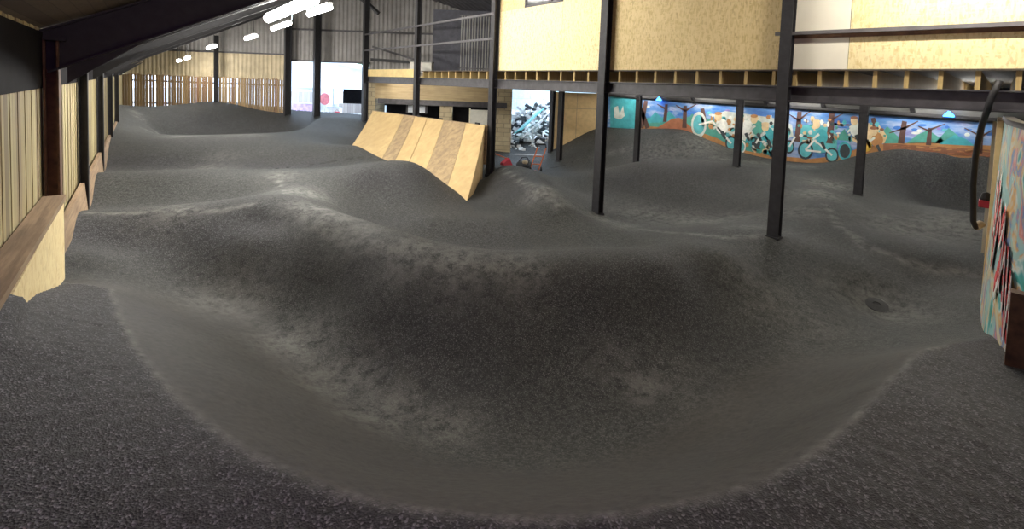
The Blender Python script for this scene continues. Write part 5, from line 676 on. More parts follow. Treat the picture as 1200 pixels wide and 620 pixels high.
# ------------------------------------------------------------------ mesh helpers
class MB:
    """collects shapes into ONE mesh object"""
    def __init__(self): self.bm = bmesh.new()
    def box(self, lo, hi, bevel=0.0):
        x0, y0, z0 = lo; x1, y1, z1 = hi
        return self.hexa([(x0, y0, z0), (x1, y0, z0), (x1, y1, z0), (x0, y1, z0), (x0, y0, z1), (x1, y0, z1), (x1, y1, z1), (x0, y1, z1)], bevel)
    def hexa(self, p, bevel=0.0):
        v = [self.bm.verts.new(q) for q in p]
        f = [self.bm.faces.new([v[i] for i in q]) for q in ((3, 2, 1, 0), (4, 5, 6, 7), (0, 1, 5, 4), (1, 2, 6, 5), (2, 3, 7, 6), (3, 0, 4, 7))]
        if bevel:
            es = list({e for ff in f for e in ff.edges})
            bmesh.ops.bevel(self.bm, geom=es, offset=bevel, segments=1, affect='EDGES')
        return self
    def beam(self, a, b, w, h, upv=(0, 0, 1)):
        a = Vector(a); b = Vector(b); d = (b - a).normalized(); s = d.cross(Vector(upv)).normalized(); u = s.cross(d)
        s = s * w / 2; u = u * h / 2
        return self.hexa([a - s - u, a + s - u, b + s - u, b - s - u, a - s + u, a + s + u, b + s + u, b - s + u])
    def isec(self, a, b, w, h, tf, tw, upv=(0, 0, 1)):
        a = Vector(a); b = Vector(b); d = (b - a).normalized(); s = d.cross(Vector(upv)).normalized(); u = s.cross(d)
        for k in (-1, 1):
            o = u * k * (h - tf) / 2
            self.beam(a + o, b + o, w, tf, upv)
        return self.beam(a, b, tw, h - 2 * tf, upv)
    def tube(self, pts, r, seg=8, cap=True):
        pts = [Vector(p) for p in pts]; rings = []
        for i, p in enumerate(pts):
            d = (pts[min(i + 1, len(pts) - 1)] - pts[max(i - 1, 0)]).normalized()
            ref = Vector((0, 0, 1)) if abs(d.z) < 0.9 else Vector((1, 0, 0))
            s = d.cross(ref).normalized(); u = s.cross(d)
            rr = r[i] if isinstance(r, (list, tuple)) else r
            rings.append([self.bm.verts.new(p + (s * math.cos(t) + u * math.sin(t)) * rr) for t in [2 * math.pi * k / seg for k in range(seg)]])
        for i in range(len(rings) - 1):
            for k in range(seg):
                self.bm.faces.new((rings[i][k], rings[i][(k + 1) % seg], rings[i + 1][(k + 1) % seg], rings[i + 1][k]))
        if cap:
            self.bm.faces.new(list(reversed(rings[0]))); self.bm.faces.new(rings[-1])
        return self
    def prism(self, pts, off):
        off = Vector(off); a = [self.bm.verts.new(p) for p in pts]; b = [self.bm.verts.new(Vector(p) + off) for p in pts]
        self.bm.faces.new(a); self.bm.faces.new(list(reversed(b)))
        for i in range(len(pts)):
            j = (i + 1) % len(pts)
            self.bm.faces.new((a[j], a[i], b[i], b[j]))
        return self
    def lathe(self, c, prof, seg=16):
        rings = [[self.bm.verts.new((c[0] + r * math.cos(t), c[1] + r * math.sin(t), c[2] + z)) for t in [2 * math.pi * k / seg for k in range(seg)]] for r, z in prof]
        for i in range(len(rings) - 1):
            for k in range(seg):
                self.bm.faces.new((rings[i][k], rings[i][(k + 1) % seg], rings[i + 1][(k + 1) % seg], rings[i + 1][k]))
        self.bm.faces.new(list(reversed(rings[0]))); self.bm.faces.new(rings[-1])
        return self
    def build(self, name, mat, parent=None, smooth=False):
        bmesh.ops.recalc_face_normals(self.bm, faces=self.bm.faces[:])
        me = bpy.data.meshes.new(name); self.bm.to_mesh(me); self.bm.free()
        me.materials.append(M[mat] if isinstance(mat, str) else mat)
        if smooth:
            for p in me.polygons: p.use_smooth = True
        o = bpy.data.objects.new(name, me); COL.objects.link(o)
        if parent is not None:
            o.parent = parent
            o.matrix_parent_inverse = Matrix.Translation(parent.location).inverted() if parent.type == 'EMPTY' else Matrix.Identity(4)
        return o

def tag(o, label=None, cat=None, group=None, kind=None):
    for k, v in (('label', label), ('category', cat), ('group', group), ('kind', kind)):
        if v: o[k] = v
    return o

def thing(name, label, cat, loc=(0, 0, 0), group=None):
    o = bpy.data.objects.new(name, None); COL.objects.link(o)
    o.location = loc; o.empty_display_size = 0.2
    return tag(o, label, cat, group)

def struct(o): o['kind'] = 'structure'; return o

def copy_thing(src, offset, label=None):
    """a thing and each of its parts, moved by offset"""
    r = src.copy(); COL.objects.link(r); r.location = src.location + Vector(offset)
    if label: r['label'] = label
    for ch in list(src.children):
        c = ch.copy(); COL.objects.link(c); c.parent = r
    return r

# ------------------------------------------------------------------ the ground: pump track and start deck
def tps_fit(pts, lam=0.0002):
    p = np.array(pts); n = len(p); X = p[:, :2]
    d = np.linalg.norm(X[:, None] - X[None], axis=2)
    K = np.where(d > 0, d * d * np.log(np.maximum(d, 1e-9)), 0) + lam * np.eye(n)
    Pm = np.c_[np.ones(n), X]
    A = np.zeros((n + 3, n + 3)); A[:n, :n] = K; A[:n, n:] = Pm; A[n:, :n] = Pm.T
    w = np.linalg.solve(A, np.r_[p[:, 2], 0, 0, 0])
    def f(Q):
        out = np.empty(len(Q))
        for s in range(0, len(Q), 8000):
            q = Q[s:s + 8000]
            d2 = ((q[:, None] - X[None]) ** 2).sum(2)
            out[s:s + 8000] = (np.where(d2 > 0, 0.5 * d2 * np.log(np.maximum(d2, 1e-12)), 0) @ w[:n]) + w[n] + q @ w[n + 1:]
        return out
    return f
f_track = tps_fit(TRACK); f_deck = tps_fit(DECK, 0.01)
lip = np.array(LIP)[:, :2]
lip_ext = np.vstack([[(-1.4, 7.2)], [(-0.55, 5.85)], lip, [(5.35, 0.12)], [(6.0, -0.05)], [(8.0, -0.6)], [(18.0, -1.2)]])

def lip_distance(Q):
    """signed distance to the lip: positive on the track side"""
    best = np.full(len(Q), 1e9); sign = np.ones(len(Q))
    for a, b in zip(lip_ext[:-1], lip_ext[1:]):
        ab = b - a; t = np.clip(((Q - a) @ ab) / (ab @ ab), 0, 1)
        c = a + t[:, None] * ab; d = np.linalg.norm(Q - c, axis=1)
        cr = ab[0] * (Q[:, 1] - a[1]) - ab[1] * (Q[:, 0] - a[0])
        m = d < best - 1e-9
        best = np.where(m, d, best); sign = np.where(m, np.sign(cr), sign)
    return best * sign

def ground_height(Q):
    Q = np.asarray(Q, float).reshape(-1, 2)
    sd = lip_distance(Q); zt = f_track(Q); zd = f_deck(Q)
    k = 0.025
    h = np.clip(0.5 + 0.5 * (zd - zt) / k, 0, 1)
    smin = zd * (1 - h) + zt * h - k * h * (1 - h)
    z = np.where(sd > 0.35, zt, smin)
    z = np.where(sd < -0.5, zd, z)
    # where the deck runs out into the left lane the two surfaces simply merge
    t = np.clip((sd + 0.45) / 0.9, 0, 1); t = t * t * (3 - 2 * t)
    w = np.clip(1.6 * np.exp(-((Q[:, 0] + 0.55) ** 2 / 0.16 + (Q[:, 1] - 6.1) ** 2 / 0.5)), 0, 1)
    z = z * (1 - w) + (zd * (1 - t) + zt * t) * w
    return z, sd
def gz(x, y): return float(ground_height([(x, y)])[0][0])

FH = np.array([0.6560, 0.7547]); RH = np.array([0.7547, -0.6560])
def E(s, z, D): p = FH * D + RH * s; return Vector((p[0], p[1], z))   # a point on the oblique end wall

def axis_steps(parts):
    out = []
    for a, b, st in parts: out += list(np.arange(a, b, st))
    return np.array(out + [parts[-1][1]])
gx = axis_steps([(-0.78, 3.4, 0.035), (3.4, 8.5, 0.055), (8.5, 17.5, 0.1)])
gy = axis_steps([(-2.6, -0.4, 0.09), (-0.4, 6.6, 0.035), (6.6, 12.0, 0.06), (12.0, 30.6, 0.12)])
GX, GY = np.meshgrid(gx, gy, indexing='ij')
Q = np.c_[GX.ravel(), GY.ravel()]
Z, SD = ground_height(Q)
rng = np.random.default_rng(3)
Z = Z + rng.normal(0, 0.0022, len(Z)) * np.where(SD < 0, 1.8, 0.7)
dend = Q @ FH
nx, ny = len(gx), len(gy)
keep = (dend < 22.75).reshape(nx, ny)
idx = np.arange(nx * ny).reshape(nx, ny)
a_, b_q, c_, d_ = idx[:-1, :-1], idx[1:, :-1], idx[1:, 1:], idx[:-1, 1:]
kq = keep[:-1, :-1] & keep[1:, 1:] & keep[1:, :-1] & keep[:-1, 1:]
quads = np.stack([a_[kq], b_q[kq], c_[kq], d_[kq]], 1)
me = bpy.data.meshes.new('floor')
me.vertices.add(nx * ny); me.vertices.foreach_set('co', np.c_[Q, Z].ravel())
me.loops.add(quads.size); me.polygons.add(len(quads))
me.loops.foreach_set('vertex_index', quads.ravel().astype(np.int32))
me.polygons.foreach_set('loop_start', (np.arange(len(quads)) * 4).astype(np.int32))
me.polygons.foreach_set('loop_total', np.full(len(quads), 4, np.int32))
me.update(calc_edges=True)
me.polygons.foreach_set('use_smooth', np.ones(len(quads), bool))
sm = lambda e0, e1, x: (lambda t: t * t * (3 - 2 * t))(np.clip((x - e0) / (e1 - e0), 0, 1))
near_berm = sm(-0.02, 0.02, SD) * (1 - sm(1.05, 1.55, SD)) * (1 - sm(5.0, 6.2, Q[:, 0])) * (1 - sm(5.6, 6.4, Q[:, 1]))
coarse_shade = (1 - sm(-0.02, 0.02, SD)) * 1.0
for x, y, r, s in ROUGH_SHADE: coarse_shade = np.maximum(coarse_shade, s * np.exp(-(((Q[:, 0] - x) ** 2 + (Q[:, 1] - y) ** 2) / (r * r * 1.4))))  # painted slope shade joins the rough deck mask
dust = np.zeros(len(Q))
for x, y, r, s in DUST: dust = np.maximum(dust, s * np.exp(-(((Q[:, 0] - x) ** 2 + (Q[:, 1] - y) ** 2) / (r * r * 0.8))))
dust = np.maximum(dust, 0.42 * np.exp(-(SD / 0.022) ** 2) * (Q[:, 0] < 5))
zone = np.c_[near_berm, dust, coarse_shade, np.ones(len(Q))].astype(np.float32)
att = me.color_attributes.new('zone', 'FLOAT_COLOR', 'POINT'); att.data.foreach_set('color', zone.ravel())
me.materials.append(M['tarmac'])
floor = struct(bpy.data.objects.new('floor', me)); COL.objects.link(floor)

# ------------------------------------------------------------------ shell
EAVE_X, ROOF0, SLOPE, RIDGE = -0.75, 3.80, 0.53, 8.6
def roof_z(x): return ROOF0 + SLOPE * x if x <= RIDGE else ROOF0 + SLOPE * RIDGE - SLOPE * 0.75 * (x - RIDGE)
def sheet(p_of, s0, s1, z_lo, z_hi, pitch=0.2, depth=0.035):
    """corrugated sheet along s: p_of(s, z, off); z_lo/z_hi are functions of s"""
    mb = MB(); prev = None; s = s0; k = 0
    while s <= s1 + 1e-6:
        off = depth if (k % 4) in (1, 2) else 0.0
        cur = (mb.bm.verts.new(p_of(s, z_lo(s), off)), mb.bm.verts.new(p_of(s, z_hi(s), off)))
        if prev: mb.bm.faces.new((prev[0], cur[0], cur[1], prev[1]))
        prev = cur; s += pitch / 4; k += 1
    return mb
# left wall: vertical boards on a solid backing
mb = MB(); y = -2.6; k = 0
while y < 30.2:
    mb.box((-0.80 - 0.005 * (k % 2), y, 0.3), (-0.76 - 0.005 * (k % 2), y + 0.138, 3.42)); y += 0.14; k += 1
mb.box((-0.95, -2.6, 0.0), (-0.84, 30.2, 3.42))
struct(mb.build('wall_left', 'cladding'))
# near wall behind the camera
mb = MB()
mb.prism([(-0.95, -2.7, -0.5), (17.8, -2.7, -0.5)] + [(x, -2.7, roof_z(x) + 0.1) for x in (17.8, 12, RIDGE, 4, -0.95)], (0, -0.15, 0))
struct(mb.build('wall_near', 'grey_panel'))
# mural wall
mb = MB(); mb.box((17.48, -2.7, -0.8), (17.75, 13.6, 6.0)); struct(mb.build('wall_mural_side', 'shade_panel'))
# far gable wall of corrugated sheet, with its wide doorway
DG = 22.4
def pg(s, z, off): return E(s, z, DG + off)
def rz(s): p = FH * DG + RH * s; return roof_z(p[0]) + 0.05
parts_ = []
g1 = sheet(pg, -20.6, -11.62, lambda s: 4.15, rz, 0.22); parts_.append((g1, 'sheet'))
g1b = sheet(pg, -20.6, -11.62, lambda s: 2.82, lambda s: 4.2, 0.22, 0.03); parts_.append((g1b, 'sheet_tan'))
g2 = sheet(pg, -11.62, -7.55, lambda s: 3.9, rz, 0.22); parts_.append((g2, 'sheet'))
g3 = sheet(pg, -7.55, 4.4, lambda s: 3.0, rz, 0.22); parts_.append((g3, 'sheet'))
for q, m in parts_:
    struct(q.build('wall_far', m))
mb = MB()
mb.beam(E(-20.5, 4.17, DG - 0.05), E(-11.6, 4.17, DG - 0.05), 0.05, 0.07)
mb.beam(E(-11.7, 3.88, DG - 0.05), E(-7.5, 3.88, DG - 0.05), 0.1, 0.1)
mb.beam(E(-11.6, 5.5, DG - 0.05), E(4.2, 5.5, DG - 0.05), 0.06, 0.09)
struct(mb.build('trim_1', 'steel_grey'))

# ground floor end wall under the mezzanine: blockwork, lintel, openings
DM = 21.0
def slab(mb, s0, s1, z0, z1, D=DM, t=0.3):
    mb.hexa([E(s0, z0, D), E(s1, z0, D), E(s1, z0, D + t), E(s0, z0, D + t), E(s0, z1, D), E(s1, z1, D), E(s1, z1, D + t), E(s0, z1, D + t)])
    return mb
mb = MB()
slab(mb, -7.35, -6.75, -0.6, 3.25, DM, 1.6); slab(mb, -3.55, -2.95, -0.6, 2.1); slab(mb, -1.05, 0.0, -0.8, 2.95, DM, 0.5)
slab(mb, -6.75, -3.55, -0.6, 1.05)
struct(mb.build('wall_end', 'blockwork'))
mb = MB(); slab(mb, -6.75, -0.4, 2.1, 2.95, DM + 0.02, 0.3); struct(mb.build('trim_2', 'lintel'))
mb = MB(); slab(mb, -6.6, -0.25, 1.86, 2.12, DM - 0.06, 0.3); struct(mb.build('trim_3', 'steel_grey'))
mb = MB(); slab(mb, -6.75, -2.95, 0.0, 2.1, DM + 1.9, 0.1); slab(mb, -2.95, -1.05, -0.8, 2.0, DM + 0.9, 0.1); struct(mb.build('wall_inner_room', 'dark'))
mb = MB(); slab(mb, -7.4, 4.5, 2.95, 3.3, DM + 0.1, 0.2); struct(mb.build('wall_above_openings', 'lintel'))
w = thing('window_1', None, None); w['kind'] = 'structure'
slab(MB(), -5.3, -4.25, 1.42, 1.86, DM + 0.35, 0.05).build('window_frame', 'steel_grey', w)
slab(MB(), -5.2, -4.35, 1.46, 1.82, DM + 0.33, 0.02).build('pane', 'hut_wall', w)
d = struct(slab(MB(), -2.05, -1.2, -0.5, 1.72, DM + 0.1, 0.08).build('door_1', 'door_white'))
slab(MB(), -2.1, -2.05, -0.5, 1.78, DM + 0.06, 0.14).build('door_frame', 'cream', d)
MB().tube([E(-1.3, 0.6, DM + 0.02), E(-1.42, 0.6, DM + 0.02)], 0.02).build('door_handle', 'steel', d)
# plywood infill right of the yard opening
mb = MB(); slab(mb, 2.15, 4.75, -0.6, 2.75, DM + 0.1, 0.08); struct(mb.build('wall_plywood', 'ply_edge'))
mb = MB(); slab(mb, 2.15, 4.75, 1.95, 1.99, DM + 0.085, 0.03); slab(mb, 3.2, 3.23, -0.4, 2.7, DM + 0.085, 0.03); struct(mb.build('trim_4', 'lintel'))

# roof: two slopes, first bay in brown boards
def roof_strip(y0, y1, name, mat):
    mb = MB(); x = -1.0; pts = []
    def pt(xx, yy, off): return (xx, yy, roof_z(xx) + off)
    k = 0; prev = None; yy = y0
    while yy <= y1 + 1e-6:
        off = 0.04 if (k % 4) in (1, 2) else 0.0
        cur = [mb.bm.verts.new(pt(xx, yy, off)) for xx in (-1.0, RIDGE, 17.9)]
        if prev:
            for i in range(2): mb.bm.faces.new((prev[i], cur[i], cur[i + 1], prev[i + 1]))
        prev = cur; yy += 0.075; k += 1
    return struct(mb.build(name, mat))
roof_strip(6.5, 31.0, 'ceiling', 'roof')
mb = MB(); mb.prism([(-1.0, -2.8, roof_z(-1.0)), (RIDGE, -2.8, roof_z(RIDGE)), (RIDGE, 6.55, roof_z(RIDGE)), (-1.0, 6.55, roof_z(-1.0))], (0, 0, 0.06))
mb.prism([(RIDGE, -2.8, roof_z(RIDGE)), (17.9, -2.8, roof_z(17.9)), (17.9, 6.55, roof_z(17.9)), (RIDGE, 6.55, roof_z(RIDGE))], (0, 0, 0.06))
struct(mb.build('ceiling', 'roof_brown'))

# outside ground
mb = MB(); mb.hexa([E(-60, -0.9, 22.76), E(-0.5, -0.9, 22.76), E(-0.5, -0.9, 90), E(-60, -0.9, 90), E(-60, 0.42, 22.76), E(-0.5, 0.42, 22.76), E(-0.5, 0.42, 90), E(-60, 0.42, 90)])
struct(mb.build('ground', 'yard'))
mb = MB(); mb.hexa([E(-2, -1.2, 20.7), E(14, -1.2, 20.7), E(14, -1.2, 90), E(-2, -1.2, 90), E(-2, -0.36, 20.7), E(14, -0.36, 20.7), E(14, -0.36, 90), E(-2, -0.36, 90)])
struct(mb.build('ground', 'yard'))

# ------------------------------------------------------------------ left wall frames
post_spots = [(6.35, 'rust', 'nearest steel post on the left wall, rusty brown, beside the chipboard wedge'),
              (9.4, 'steel', 'second black post from the camera along the boarded left wall'),
              (13.0, 'steel', 'third black post from the camera along the boarded left wall'),
              (16.9, 'steel', 'fourth black post from the camera along the boarded left wall'),
              (21.2, 'steel', 'fifth black post from the camera along the left wall, near the slatted fence')]
for y, m, lab in post_spots:
    t = thing('steel_post', lab, 'post', (-0.66, y, 0.6), 'posts along the left wall')
    mb = MB(); mb.isec((-0.69, y, 0.6), (-0.69, y, 3.3), 0.15, 0.11, 0.016, 0.012, (1, 0, 0)); mb.build('shaft', m, t)
    MB().box((-0.74, y - 0.11, 3.28), (-0.58, y + 0.11, 3.31)).build('cap_plate', 'steel', t)
raf_lab = {6.35: 'deep black roof rafter crossing the top left corner, nearest the camera', 9.4: 'second black roof rafter from the camera',
           13.0: 'third black roof rafter from the camera', 16.9: 'fourth black roof rafter from the camera', 21.2: 'farthest black roof rafter, near the slatted fence'}
for y, m, lab in post_spots:
    t = thing('roof_rafter', raf_lab[y], 'rafter', (-0.75, y, 3.3), 'roof rafters')
    dpt = 0.40 if y < 7 else 0.3
    zc = -0.02 - dpt / 2 * 1.13
    MB().isec((-0.8, y, roof_z(-0.8) + zc), (RIDGE - 0.1, y, roof_z(RIDGE - 0.1) + zc), 0.16, dpt, 0.02, 0.015, (0, 0, 1)).build('rafter_beam', 'steel', t)
    MB().prism([(-0.58, y - 0.01, 2.85), (-0.58, y - 0.01, roof_z(-0.58) - 0.46), (0.1, y - 0.01, roof_z(0.1) - 0.46)], (0, 0.02, 0)).build('haunch_plate', 'steel', t)
pur_lab = ['lowest dark purlin under the roof sheets, above the left wall', 'second lowest dark purlin under the roof sheets', 'third dark purlin up the roof slope from the left wall', 'fourth dark purlin up the roof slope from the left wall']
for k, x in enumerate((0.2, 1.75, 3.3, 4.9)):
    o = MB().beam((x, 6.45, roof_z(x) - 0.09), (x, 30.0 - 0.87 * (x + 0.75), roof_z(x) - 0.09), 0.06, 0.15, (0, 0, 1)).build('roof_purlin', 'steel_grey')
    tag(o, pur_lab[k], 'purlin', 'roof purlins')
o = MB().box((-0.76, -2.5, 2.80), (-0.75, 29.5, 3.36)).build('eave_beam', 'dark')
tag(o, 'long black eave beam running along the top of the left wall', 'beam')

# skirting planks and ledge
planks = [(6.45, 9.3, 0.80, 1.24, 'weathered skirting plank at the wall foot just past the chipboard wedge'),
          (9.5, 12.9, 0.80, 1.20, 'weathered skirting plank at the wall foot between second and third post'),
          (13.1, 16.8, 0.75, 1.15, 'weathered skirting plank at the wall foot between third and fourth post'),
          (17.0, 21.1, 0.75, 1.15, 'weathered skirting plank at the wall foot between fourth and fifth post'),
          (21.3, 27.0, 0.9, 1.3, 'farthest skirting plank at the left wall foot, ending by the slatted fence')]
for y0, y1, z0, z1, lab in planks:
    o = MB().hexa([(-0.70, y0, z0 - .25), (-0.62, y0, z0 - .25), (-0.62, y1, z0 - .25), (-0.70, y1, z0 - .25), (-0.73, y0, z1), (-0.68, y0, z1), (-0.68, y1, z1), (-0.73, y1, z1)]).build('skirting_plank', 'plank')
    tag(o, lab, 'plank', 'skirting planks along the left wall')
mb = MB(); tpts = []
t = thing('chipboard_wedge', 'pale chipboard wedge with a weathered plank ledge against the left wall', 'wedge', (-0.66, 5.0, 1.0))
top = 1.73
bot = [(y, gz(-0.6, y) - 0.04) for y in np.linspace(6.15, 3.2, 14)]
poly = [(-0.60, 6.15, top - 0.05)] + [(-0.60, y, min(z, top - 0.06)) for y, z in bot]
MB().prism(poly, (-0.018, 0, 0)).build('side_panel', 'osb_pale', t)
MB().box((-0.75, 1.0, top - 0.05), (-0.585, 6.17, top)).build('ledge_plank', 'plank', t)
MB().prism([(-0.62, 6.13, gz(-0.62, 6.1) - 0.05), (-0.74, 6.13, gz(-0.7, 6.1) - 0.05), (-0.74, 6.13, top - 0.05), (-0.62, 6.13, top - 0.05)], (0, 0.018, 0)).build('end_panel', 'osb_pale', t)

# ------------------------------------------------------------------ mezzanine
MX = 8.2
front = [(2.41, 0.11, 'black steel column at the mezzanine front, beside the white panel'),
         (6.09, 0.2, 'tall black steel column in front of the joint between two wide chipboard panels'),
         (10.2, 0.2, 'tall black steel column standing at the right end of the wooden quarter pipe'),
         (14.97, 0.2, 'black steel column rising behind the middle of the wooden quarter pipe'),
         (20.04, 0.24, 'black steel column at the far mezzanine corner, above the stone pier')]
def column(x, y, ztop, w, lab, group, zb=None, mat='steel', name='steel_column'):
    z0 = gz(x, y) if zb is None else zb
    t = thing(name, lab, 'column', (x, y, z0), group)
    MB().isec((x, y, z0 - 0.15), (x, y, ztop), w, w, w * 0.09, w * 0.07, (1, 0, 0)).build('shaft', mat, t)
    mb = MB(); zz = z0 + 0.012
    mb.box((x - w * 0.6, y - w * 0.6, z0 - 0.08), (x + w * 0.6, y + w * 0.6, zz)); mb.build('base_plate', mat, t)
    return t
for y, w, lab in front:
    w2 = 0.17 if y < 3 else 0.19 if y < 16 else 0.24
    column(MX - 0.13, y, roof_z(MX) - 0.1, w2, lab, 'columns along the mezzanine front')
column(MX - 0.1, -1.9, roof_z(MX) - 0.1, 0.17, 'black steel column behind the graffiti wall', 'columns along the mezzanine front', 1.0)
rear = [(2.33, 14, 0.17, 'slim black column under the mezzanine, rightmost of the four, before the painted yellow dress'),
        (5.34, 14, 0.17, 'slim black column under the mezzanine, in front of the crowded cyclists of the mural'),
        (8.9, 14, 0.17, 'slim black column under the mezzanine, in front of the crossed painted tree trunks'),
        (12.79, 14, 0.2, 'slim black column under the mezzanine, before the plywood infill by the yard opening')]
for y, x, w, lab in rear:
    column(x, y, 2.92, w, lab, 'columns under the mezzanine')

t = thing('edge_beam', 'long dark steel beam along the mezzanine edge', 'beam', (MX, 6, 2.9))
MB().isec((MX, -2.6, 3.03), (MX, 20.3, 3.03), 0.16, 0.26, 0.022, 0.015).build('beam_section', 'steel_grey', t)
MB().box((MX - 0.1, -2.6, 2.885), (MX + 0.1, 20.3, 2.9)).build('flange_plate', 'steel', t)
t = tag(MB().isec((14, -2.6, 3.03), (14, 14.0, 3.03), 0.16, 0.24, 0.02, 0.015).build('inner_beam', 'steel_grey'), 'dark steel beam carried by the slim columns under the mezzanine', 'beam')
# joists
ys = list(np.arange(-2.2, 2.4, 0.345)) + list(np.arange(2.6, 19.6, 0.45))
ys = [y for y in ys if not (14.9 < y < 20.4)]
j0 = None
for y in ys:
    if j0 is None:
        j0 = MB().box((MX + 0.03, 0, 3.16), (17.4, 0.05, 3.41)).build('floor_joist', 'joist')
        o = j0
    else:
        o = j0.copy(); COL.objects.link(o)
    o.location = (0, y, 0)
    o.scale.x = 1.0
    tag(o, 'sawn pine joist on the dark beam under the chipboard panels', 'joist', 'mezzanine floor joists')
for o in [q for q in bpy.data.objects if q.name.startswith('floor_joist')]:
    # the far joists stop at the oblique end wall
    if o.location.y > 12.0:
        lim = (21.05 - 0.7547 * o.location.y) / 0.656
        f = min(1.0, (lim - MX) / (17.4 - MX))
        o.data = o.data.copy()
        for v in o.data.vertices: v.co.x = MX + 0.03 + (v.co.x - MX - 0.03) * f
mb = MB(); mb.prism([(MX - 0.02, -2.6, 3.41), (17.5, -2.6, 3.41), (17.5, 12.6, 3.41), (MX + 0.3, 20.4, 3.41), (MX - 0.02, 20.4, 3.41)], (0, 0, 0.025))
struct(mb.build('mezzanine_floor', 'shade_boards'))
tag(MB().box((MX - 0.06, 15.1, 3.17), (MX, 19.9, 3.50)).build('fascia_board', 'fascia'), 'clean yellow timber fascia board between the two far front columns', 'board')
# chipboard panels
def panel(y0, y1, z0, z1, mat, lab, name='chipboard', x=MX + 0.0, group='chipboard panels of the upper storey'):
    mb = MB(); mb.box((x, y0 + 0.004, z0), (x + 0.018, y1 - 0.004, z1)); o = mb.build(name, mat)
    return tag(o, lab, 'panel', group)
T0, T1 = 3.425, 5.87
panel(7.57, 10.14, T0, 5.2, 'osb_pale', 'chipboard panel under the dark upstairs window, leftmost of the panels')
panel(6.12, 7.57, T0, T1, 'osb_pale', 'chipboard panel with its right edge at the tall column, right of the upstairs window')
panel(2.43, 6.12, T0, T1, 'osb', 'widest chipboard panel, between the two nearest tall columns')
panel(1.61, 2.43, T0, T1, 'white_board', 'plain off-white panel beside the nearest tall column', 'painted_board')
panel(-2.6, 1.61, T0, T1, 'osb_pale', 'bright chipboard panel right of the plain white panel')
mb = MB(); mb.box((MX, 9.05, 5.2), (MX + 0.018, 10.14, 7.9)); mb.box((MX, -2.6, T1), (MX + 0.018, 7.57, 7.95)); mb.box((MX, 7.57, 6.1), (MX + 0.018, 9.05, 7.9)); struct(mb.build('wall_upper_storey', 'osb'))
mb = MB(); mb.box((MX + 0.02, 10.12, T0), (13.5, 10.14, 6.0)); struct(mb.build('wall_upper_return', 'osb'))
w = thing('window_2', None, None); w['kind'] = 'structure'
mb = MB()
for a, b in (((7.57, 5.2), (9.05, 5.26)), ((7.57, 6.04), (9.05, 6.1)), ((7.57, 5.2), (7.63, 6.1)), ((8.99, 5.2), (9.05, 6.1)), ((8.0, 5.2), (8.05, 6.1))):
    mb.box((MX + 0.0, a[0], a[1]), (MX + 0.05, b[0], b[1]))
mb.build('window_frame', 'steel_grey', w)
MB().box((MX + 0.03, 7.6, 5.22), (MX + 0.035, 9.0, 6.08)).build('pane', 'glass_dark', w)
# rail across the bright panels
t = thing('rail_bar', 'dark angle-steel rail crossing the white and bright chipboard panels', 'rail', (MX, 1, 4))
MB().hexa([(MX - .12, -2.6, 3.90), (MX - .05, -2.6, 3.90), (MX - .05, 2.6, 4.0), (MX - .12, 2.6, 4.0), (MX - .12, -2.6, 3.955), (MX - .05, -2.6, 3.955), (MX - .05, 2.6, 4.055), (MX - .12, 2.6, 4.055)]).build('upper_leg', 'rail_grey', t)
MB().hexa([(MX - .06, -2.6, 3.84), (MX - .05, -2.6, 3.84), (MX - .05, 2.5, 3.94), (MX - .06, 2.5, 3.94), (MX - .06, -2.6, 3.90), (MX - .05, -2.6, 3.90), (MX - .05, 2.5, 4.0), (MX - .06, 2.5, 4.0)]).build('lower_leg', 'rail_rust', t)
# guard rails at the open end
for z, lab in ((5.12, 'upper thin guard rail across the open far end of the mezzanine'), (4.37, 'lower thin guard rail across the open far end of the mezzanine')):
    tag(MB().box((MX - 0.24, 10.15, z - 0.025), (MX - 0.2, 20.1, z + 0.045)).build('guard_rail', 'steel_grey'), lab, 'rail', 'guard rails of the mezzanine')
# balustrade of upright bars at the back of the open mezzanine
t = thing('bar_balustrade', 'grey balustrade of upright bars at the back of the open mezzanine', 'balustrade', E(-1.8, 3.43, 17.4))
for k in range(15):
    s = -2.15 + k * 0.11
    MB().beam(E(s, 3.435, 17.4), E(s, 5.75, 17.4), 0.03, 0.03, (1, 0, 0)).build('bar', 'grey_panel', t)
MB().beam(E(-2.25, 3.62, 17.4), E(-0.5, 3.62, 17.4), 0.04, 0.05).build('bottom_rail', 'steel_grey', t)
MB().beam(E(-2.25, 5.75, 17.4), E(-0.5, 5.75, 17.4), 0.04, 0.05).build('top_rail', 'steel_grey', t)
mb = MB(); slab(mb, -3.7, 0.5, 3.45, 6.3, 19.5, 0.1); struct(mb.build('wall_upper_store', plain('blue_grey_boarding', (0.06, 0.06, 0.075), 0.7)))
t = thing('pale_crate', 'small pale box on the open mezzanine floor', 'box', E(-4.2, 3.44, 18.2))
mb = MB(); slab(mb, -4.35, -3.45, 3.436, 3.82, 18.0, 0.5); mb.build('box_body', 'door_white', t)
mb = MB(); slab(mb, -4.38, -3.42, 3.82, 3.86, 17.97, 0.56); mb.build('box_lid', 'grey_panel', t)
o = MB().beam(E(-7.3, 4.05, 21.9), E(-0.6, 3.85, 21.9), 0.1, 0.14).build('gable_tie', 'steel'); tag(o, 'dark steel tie across the far wall above the open mezzanine', 'beam')
o = MB().beam(E(-7.2, 4.7, 21.8), E(-4.2, 3.9, 21.8), 0.08, 0.1).build('gable_brace', 'steel_grey'); tag(o, 'sloping dark brace on the far wall behind the far front columns', 'brace')

